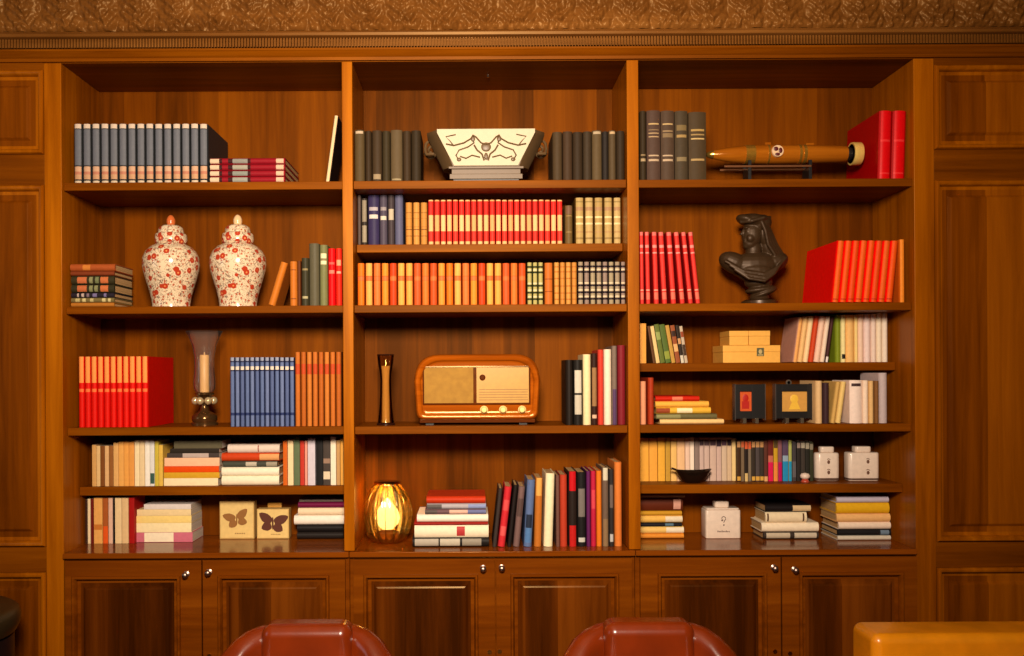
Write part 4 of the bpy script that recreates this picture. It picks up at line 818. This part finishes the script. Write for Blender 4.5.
frame(735.5, 764.5, 385.5, 740.2, 752, 392.5, 412.2, 'small black frame with a narrow orange picture, beside the book stack', (plain((206, 84, 30), .4, name='orange_picture'), plain((176, 30, 20), .4, name='red_figure')),
      lambda a, b, c, d: MB().box(a+(b-a)*.2, b-(b-a)*.2, 1.7*s, 2.0*s, c+(d-c)*.12, c+(d-c)*.5).ell(((a+b)/2, 1.9*s, c+(d-c)*.66), ((b-a)*.26, .3*s, (d-c)*.2), 14))
frame(776, 811.5, 385.5, 782.2, 807.6, 392.6, 412.8, 'wider black frame with a gold picture, beside the upright white books', (plain((206, 152, 72), .4, name='gold_picture'), plain((236, 188, 66), .4, name='yellow_figure')),
      lambda a, b, c, d: MB().ell((a+(b-a)*.5, 1.9*s, c+(d-c)*.62), ((b-a)*.16, .3*s, (d-c)*.22), 14).add([(a+(b-a)*.28, 1.7*s, c+(d-c)*.1), (a+(b-a)*.74, 1.7*s, c+(d-c)*.1), (a+(b-a)*.6, 1.7*s, c+(d-c)*.52), (a+(b-a)*.42, 1.7*s, c+(d-c)*.52)], [(0, 1, 2, 3)]), True)

# dish, figurine and lidded white jars on the fifth shelf
z = SH['R5'][0]
y = .165; s = S(y)
t = thing('dish', 'shallow dark boat-shaped metal dish in front of the pale journals', 'dish', (PX(693, y, 478), y, z))
pr = [(7, 0), (8, .3), (10.5, 2.2), (15, 6.5), (18.6, 11.4), (18.2, 11.8), (14.4, 7.6), (9.6, 3.4), (0, 2.6)]
dm = MB().lathe([(r*s, h*s) for r, h in pr], n=40, rfun=lambda a, h: 1-.42*abs(math.sin(a))**1.4)
dm.v = [(x, yy, zz+(.14*abs(x)/(18*s))**1*0+ (2.2*s*(abs(x)/(18*s))**3 if zz > 4*s else 0)) for x, yy, zz in dm.v]
part('bowl', dm, plain((60, 44, 34), .22, .8, name='dark_pewter'), t, smooth=50)
part('rest', MB().tube([(-17*s, 0, 13*s), (-21*s, 0, 14.6*s), (-22*s, 0, 13.4*s)], 1.1*s, 8), plain((60, 44, 34), .22, .8, name='dark_pewter'), t, smooth=50)
y = .165; s = S(y)
t = thing('figurine', 'tiny white and red china piece in front of the dark magazines', 'ornament', (PX(805, y, 478), y, z))
part('base', MB().lathe([(r*s, h*s) for r, h in [(4, 0), (4.2, .6), (3.4, 2), (2.6, 3.2), (0, 3.2)]], n=18), plain((176, 70, 50), .3, name='red_china'), t, smooth=50)
part('body', MB().lathe([(r*s, h*s) for r, h in [(2.6, 3.2), (4.4, 4.4), (4.8, 6.6), (3.6, 8.6), (0, 9.4)]], n=18), plain((230, 206, 190), .25, name='white_china'), t, smooth=50)
WJAR = plain((236, 214, 196), .28, name='white_ceramic', coat=.3); MARK = plain((110, 74, 56), .5, name='brown_mark')
def rbox(m, hw, hd, z0, z1, r, n=6):
    """rounded-square prism with softened shoulders"""
    P = []
    for cxx, cyy, a0 in ((hw-r, hd-r, 0), (-hw+r, hd-r, PI/2), (-hw+r, -hd+r, PI), (hw-r, -hd+r, 1.5*PI)):
        for k in range(n): a = a0+PI/2*k/(n-1); P.append((cxx, cyy, r*math.cos(a), r*math.sin(a)))
    N = len(P); e = r*.35; vs = []
    for (ins, zz) in ((e, z0), (e*.25, z0+e*.3), (0, z0+e), (0, z1-e), (e*.3, z1-e*.3), (e, z1)):
        vs += [(a+(c*(1-ins/r)), b+(d*(1-ins/r)), zz) for a, b, c, d in P]
    fs = [(i*N+k, i*N+(k+1) % N, i*N+N+(k+1) % N, i*N+N+k) for i in range(5) for k in range(N)]+[tuple(range(N))[::-1], tuple(range(5*N, 6*N))]
    return m.add(vs, fs)
def white_jar(px0, px1, l0, l1, label, marks, rad):
    y = .185; s = S(y); hw = (px1-px0)/2*s; mid = (px0+px1)/2
    t = thing('storage_jar', label, 'jar', (PX(mid+1, y, 460), y+hw*.5, z), group=None)
    hd = hw*.5
    part('body', rbox(MB(), hw, hd, 0, 28.6*s, rad*s), WJAR, t, smooth=50)
    part('foot_line', rbox(MB(), hw+.0004, hd+.0004, 1.6*s, 2.6*s, rad*s), plain((90, 66, 56), .4, name='grey_line'), t, smooth=50)
    lh = (l1-l0)/2*s
    part('lid', rbox(MB(), lh, min(lh, hd*.8), 28.7*s, 34.6*s, 3*s), WJAR, t, smooth=50)
    for (a, h) in marks:
        k = MB(); x = (a-mid)*s
        k.ell((x, -hd-.0004, h*s), (1.5*s, .0008, 2.0*s), 10); k.tube([(x-1.6*s, -hd-.0004, (h+2.6)*s), (x, -hd-.0006, (h+3.4)*s), (x+1.8*s, -hd-.0004, (h+2.2)*s)], .0014, 6)
        part('painted_mark', k, MARK, t, smooth=60)
white_jar(815.4, 839.4, 819.4, 833.4, 'narrow square white jar with short lid, beside the dark magazines', [(827.6, 19.4), (827.6, 9)], 5)
white_jar(848, 879, 856, 872, 'broad square white jar with short lid, nearer the bookcase side', [(867, 19.6), (867, 8.6)], 4)

# white canister on the ledge
y = .23; s = S(y); z = SH['RB'][0]; mid = 723.4
t = thing('canister', 'square white canister with knob lid and printed emblem between two book stacks', 'canister', (PX(mid, y, 520), y+10*s, z))
part('body', rbox(MB(), 17.6*s, 10*s, 0, 28.4*s, 2.4*s), WJAR, t, smooth=50)
part('lid', rbox(MB(), 16.6*s, 9.2*s, 28.5*s, 30.2*s, 2.4*s), WJAR, t, smooth=50)
part('knob', rbox(MB(), 7.2*s, 6*s, 30.3*s, 36.6*s, 2.6*s), WJAR, t, smooth=50)
k = MB(); fyy = -10*s-.0006
k.tube([((-1.8)*s, fyy, 20*s), (-1.2*s, fyy, 21.6*s), (.4*s, fyy, 22.2*s), (2*s, fyy, 21.2*s), (2.2*s, fyy, 19.4*s), (1*s, fyy, 17.8*s), (.2*s, fyy, 16*s)], .0016, 6).ell((-1.2*s, fyy, 18.4*s), (1.0*s, .0006, 1.0*s), 8).ell((.4*s, fyy, 13.6*s), (.9*s, .0006, .8*s), 8)
for q in range(9): k.box((-6+1.4*q)*s, (-6+1.4*q+.95)*s, fyy, fyy+.0008, 6.4*s, (7.6+.5*(q % 3 == 0))*s)
part('printed_emblem', k, plain((104, 80, 74), .5, name='grey_print'), t, smooth=60)

# butterfly boxes
z = SH['LB'][0]; s = S(.29)
TILE = plain((232, 198, 126), .35, name='cream_tile')
def butterfly(w, h, tilt, c):
    m = MB(); n = 14
    for sg in (-1, 1):
        for cxx, cz, rx, rz, rot in ((.24, .14, .25, .15, .55), (.18, -.12, .17, .15, -.5)):
            pts = []
            for k in range(n):
                a = 2*PI*k/n; q = Vector((rx*math.cos(a)*(1+.15*math.cos(3*a)), rz*math.sin(a)))
                x = cxx+q.x*math.cos(rot)-q.y*math.sin(rot); zz_ = cz+q.x*math.sin(rot)+q.y*math.cos(rot)
                x *= sg; pts.append((x*w*math.cos(tilt)-zz_*w*math.sin(tilt), zz_*w*math.cos(tilt)+x*w*math.sin(tilt)))
            lift = .0005*(sg > 0)+.0010*(cz > 0); vs = [(a, -lift, b) for a, b in pts]+[(a, .0012, b) for a, b in pts]
            m.add(vs, [tuple(range(n)) if sg < 0 else tuple(range(n))]+[(i, n+i, n+(i+1) % n, (i+1) % n) for i in range(n)])
    m.ell((0, 0, 0), (.03*w, .0014, .22*w), 10)
    return m
def bbox(px0, px1, ptop, y, label, wing, tilt, bw):
    s = S(y); mid = (px0+px1)/2; hw = (px1-px0)/2*s; h = PZ(ptop, y, mid)-z
    t = thing('butterfly_box', label, 'box', (PX(mid, y, 520), y, z+.0002), group=None)
    dp = .05
    part('case', MB().box(-hw, hw, 0, dp, 0, h), plain((206, 168, 100), .4, name='box_side'), t, .0015)
    p = part('picture', MB().box(-hw*.94, hw*.94, -.0016, -.0001, h*.03, h*.97), TILE, t, .0005)
    part('butterfly', butterfly(bw*s, 0, tilt, wing), plain(wing, .5, name='wing'), p, loc=(0, -.0034, h*.52))
    sc_ = MB()
    for q in range(6): sc_.box((-.1+.1*q)*hw, (-.04+.1*q)*hw, -.0024, -.0016, h*.13, h*.16)
    part('caption', sc_, plain((150, 110, 60), .5, name='caption'), p)
bbox(219.6, 254.2, 501.4, .285, 'cream box pictured with a pale brown butterfly, beside the cream stack', (150, 100, 46), .25, 26)
bbox(256.8, 289, 509, .285, 'smaller cream box pictured with a dark butterfly, beside the purple-topped stack', (92, 44, 26), -.12, 30)

y = .345; s = S(y)
t = thing('card', 'small tan card standing behind the smaller butterfly box', 'card', (PX(274.5, y, 505), y, SH['LB'][0]+.0002))
part('sheet', MB().box(-7*s, 7*s, 0, .012, 0, PZ(503, y, 274)-SH['LB'][0]), CARD, t, .001)
# small screw eye in the soffit of the middle bay
part('screw_eye', MB().lathe([(.004, -.008), (.006, -.006), (.005, 0)], (PX(488, .18, 77), .18, CEIL_Z-.0005), 14), SILVER, bc, smooth=50)

# ------------------------------------------------------------------ furniture in front
RED = leather('red_brown_leather', (128, 44, 6), .26); TAN = leather('ochre_leather', (222, 136, 8), .34); LEG = plain((48, 24, 12), .3, name='dark_leg')
def tub_chair(px, label):
    yb = -.42; x = PX(px, yb, 620)
    t = thing('tub_chair', label, 'armchair', (x+.01, yb-.36, 0), group='red leather tub chairs')
    R_ = .332; pts = []
    for k in range(7): pts.append((-R_-.0, -.34+.34*k/7, 1.0+.1*(7-k)/7))
    for k in range(25): a = PI-PI*k/24; pts.append((R_*math.cos(a), R_*math.sin(a), abs(math.cos(a))))
    for k in range(7): pts.append((R_, -.34*(k+1)/7, 1.0+.1*(k+1)/7))
    m = MB(); n = len(pts); sec = []
    for i, (px_, py_, q) in enumerate(pts):
        a, b = pts[max(i-1, 0)], pts[min(i+1, n-1)]
        tx, ty = b[0]-a[0], b[1]-a[1]; L = math.hypot(tx, ty); nx_, ny_ = -ty/L, tx/L     # outward
        zt = max(.50, .648-.09*(min(q, 1.0)/.82)**6); h = .050
        ring = [(h, .14), (h, zt-.05)]+[(h*math.cos(a_), zt-.05+.05*math.sin(a_)) for a_ in [PI*j/8 for j in range(1, 8)]]+[(-h, zt-.05), (-h, .14)]
        for (o, zz_) in ring: m.v.append((px_+nx_*o, py_+ny_*o, zz_))
    k = len(m.v)//n
    for i in range(n-1):
        for j in range(k): a, b = i*k+j, i*k+(j+1) % k; m.f.append([a, b, b+k, a+k]); m.m.append(0)
    m.f += [list(range(k))[::-1], list(range((n-1)*k, n*k))]; m.m += [0, 0]
    part('shell', m, RED, t, smooth=60)
    part('back_cushion', MB().box(-.156, .156, .205, .335, .40, .664), RED, t, .042, seg=6)
    part('seat_cushion', MB().box(-.275, .275, -.36, .25, .27, .42), RED, t, .05, seg=4)
    part('seat_base', MB().box(-.275, .275, -.33, .25, .14, .27), RED, t, .01)
    for lx, ly in ((-.26, -.30), (.26, -.30), (-.22, .24), (.22, .24)):
        part('leg', MB().lathe([(.014, 0), (.022, .12), (.024, .1405)], (lx, ly, 0), 14), LEG, t, smooth=40)
tub_chair(310, 'red-brown leather tub chair before the cabinet under the porcelain jars')
tub_chair(639.5, 'red-brown leather tub chair before the seam of the two farther cabinets')
y = -.62
t = thing('armchair', 'boxy ochre leather armchair in front of the cabinet under the bust', 'armchair', ((PX(850, y, 625)+.335), y-.38, 0))
part('back', MB().box(-.335, .335, .20, .38, .30, PZ(619.5, y, 930)), TAN, t, .03, seg=4)
part('seat_cushion', MB().box(-.26, .26, -.36, .20, .29, .45), TAN, t, .045, seg=4)
for sg in (-1, 1): part('arm', MB().box(*(sorted((sg*.265, sg*.40))), -.38, .36, .10, .56), TAN, t, .03, seg=4)
part('seat_base', MB().box(-.264, .264, -.36, .36, .10, .29), TAN, t, .01)
for lx in (-.33, .33):
    for ly in (-.32, .30): part('leg', MB().box(lx-.02, lx+.02, ly-.02, ly+.02, 0, .10), LEG, t, .003)
y = -.42; zt = PZ(611, y, 0)
t = thing('drum_table', 'dark round drum table beside the panelled wall', 'table', (PX(12, y, 600)-.30, y, 0))
part('table_top', MB().lathe([(.25, zt-.095), (.285, zt-.088), (.298, zt-.06), (.30, zt-.035), (.292, zt-.012), (.27, zt), (0, zt)], n=56), plain((44, 36, 20), .35, name='dark_olive_lacquer'), t, smooth=50)
part('drum', MB().lathe([(.25, .05), (.277, .06), (.277, zt-.10), (.25, zt-.095)], n=56), plain((26, 18, 20), .4, name='black_lacquer'), t, smooth=40)
part('foot_ring', MB().lathe([(.22, 0), (.24, .0), (.24, .05), (.22, .05)], n=48), plain((26, 18, 20), .4, name='black_lacquer'), t, smooth=40)
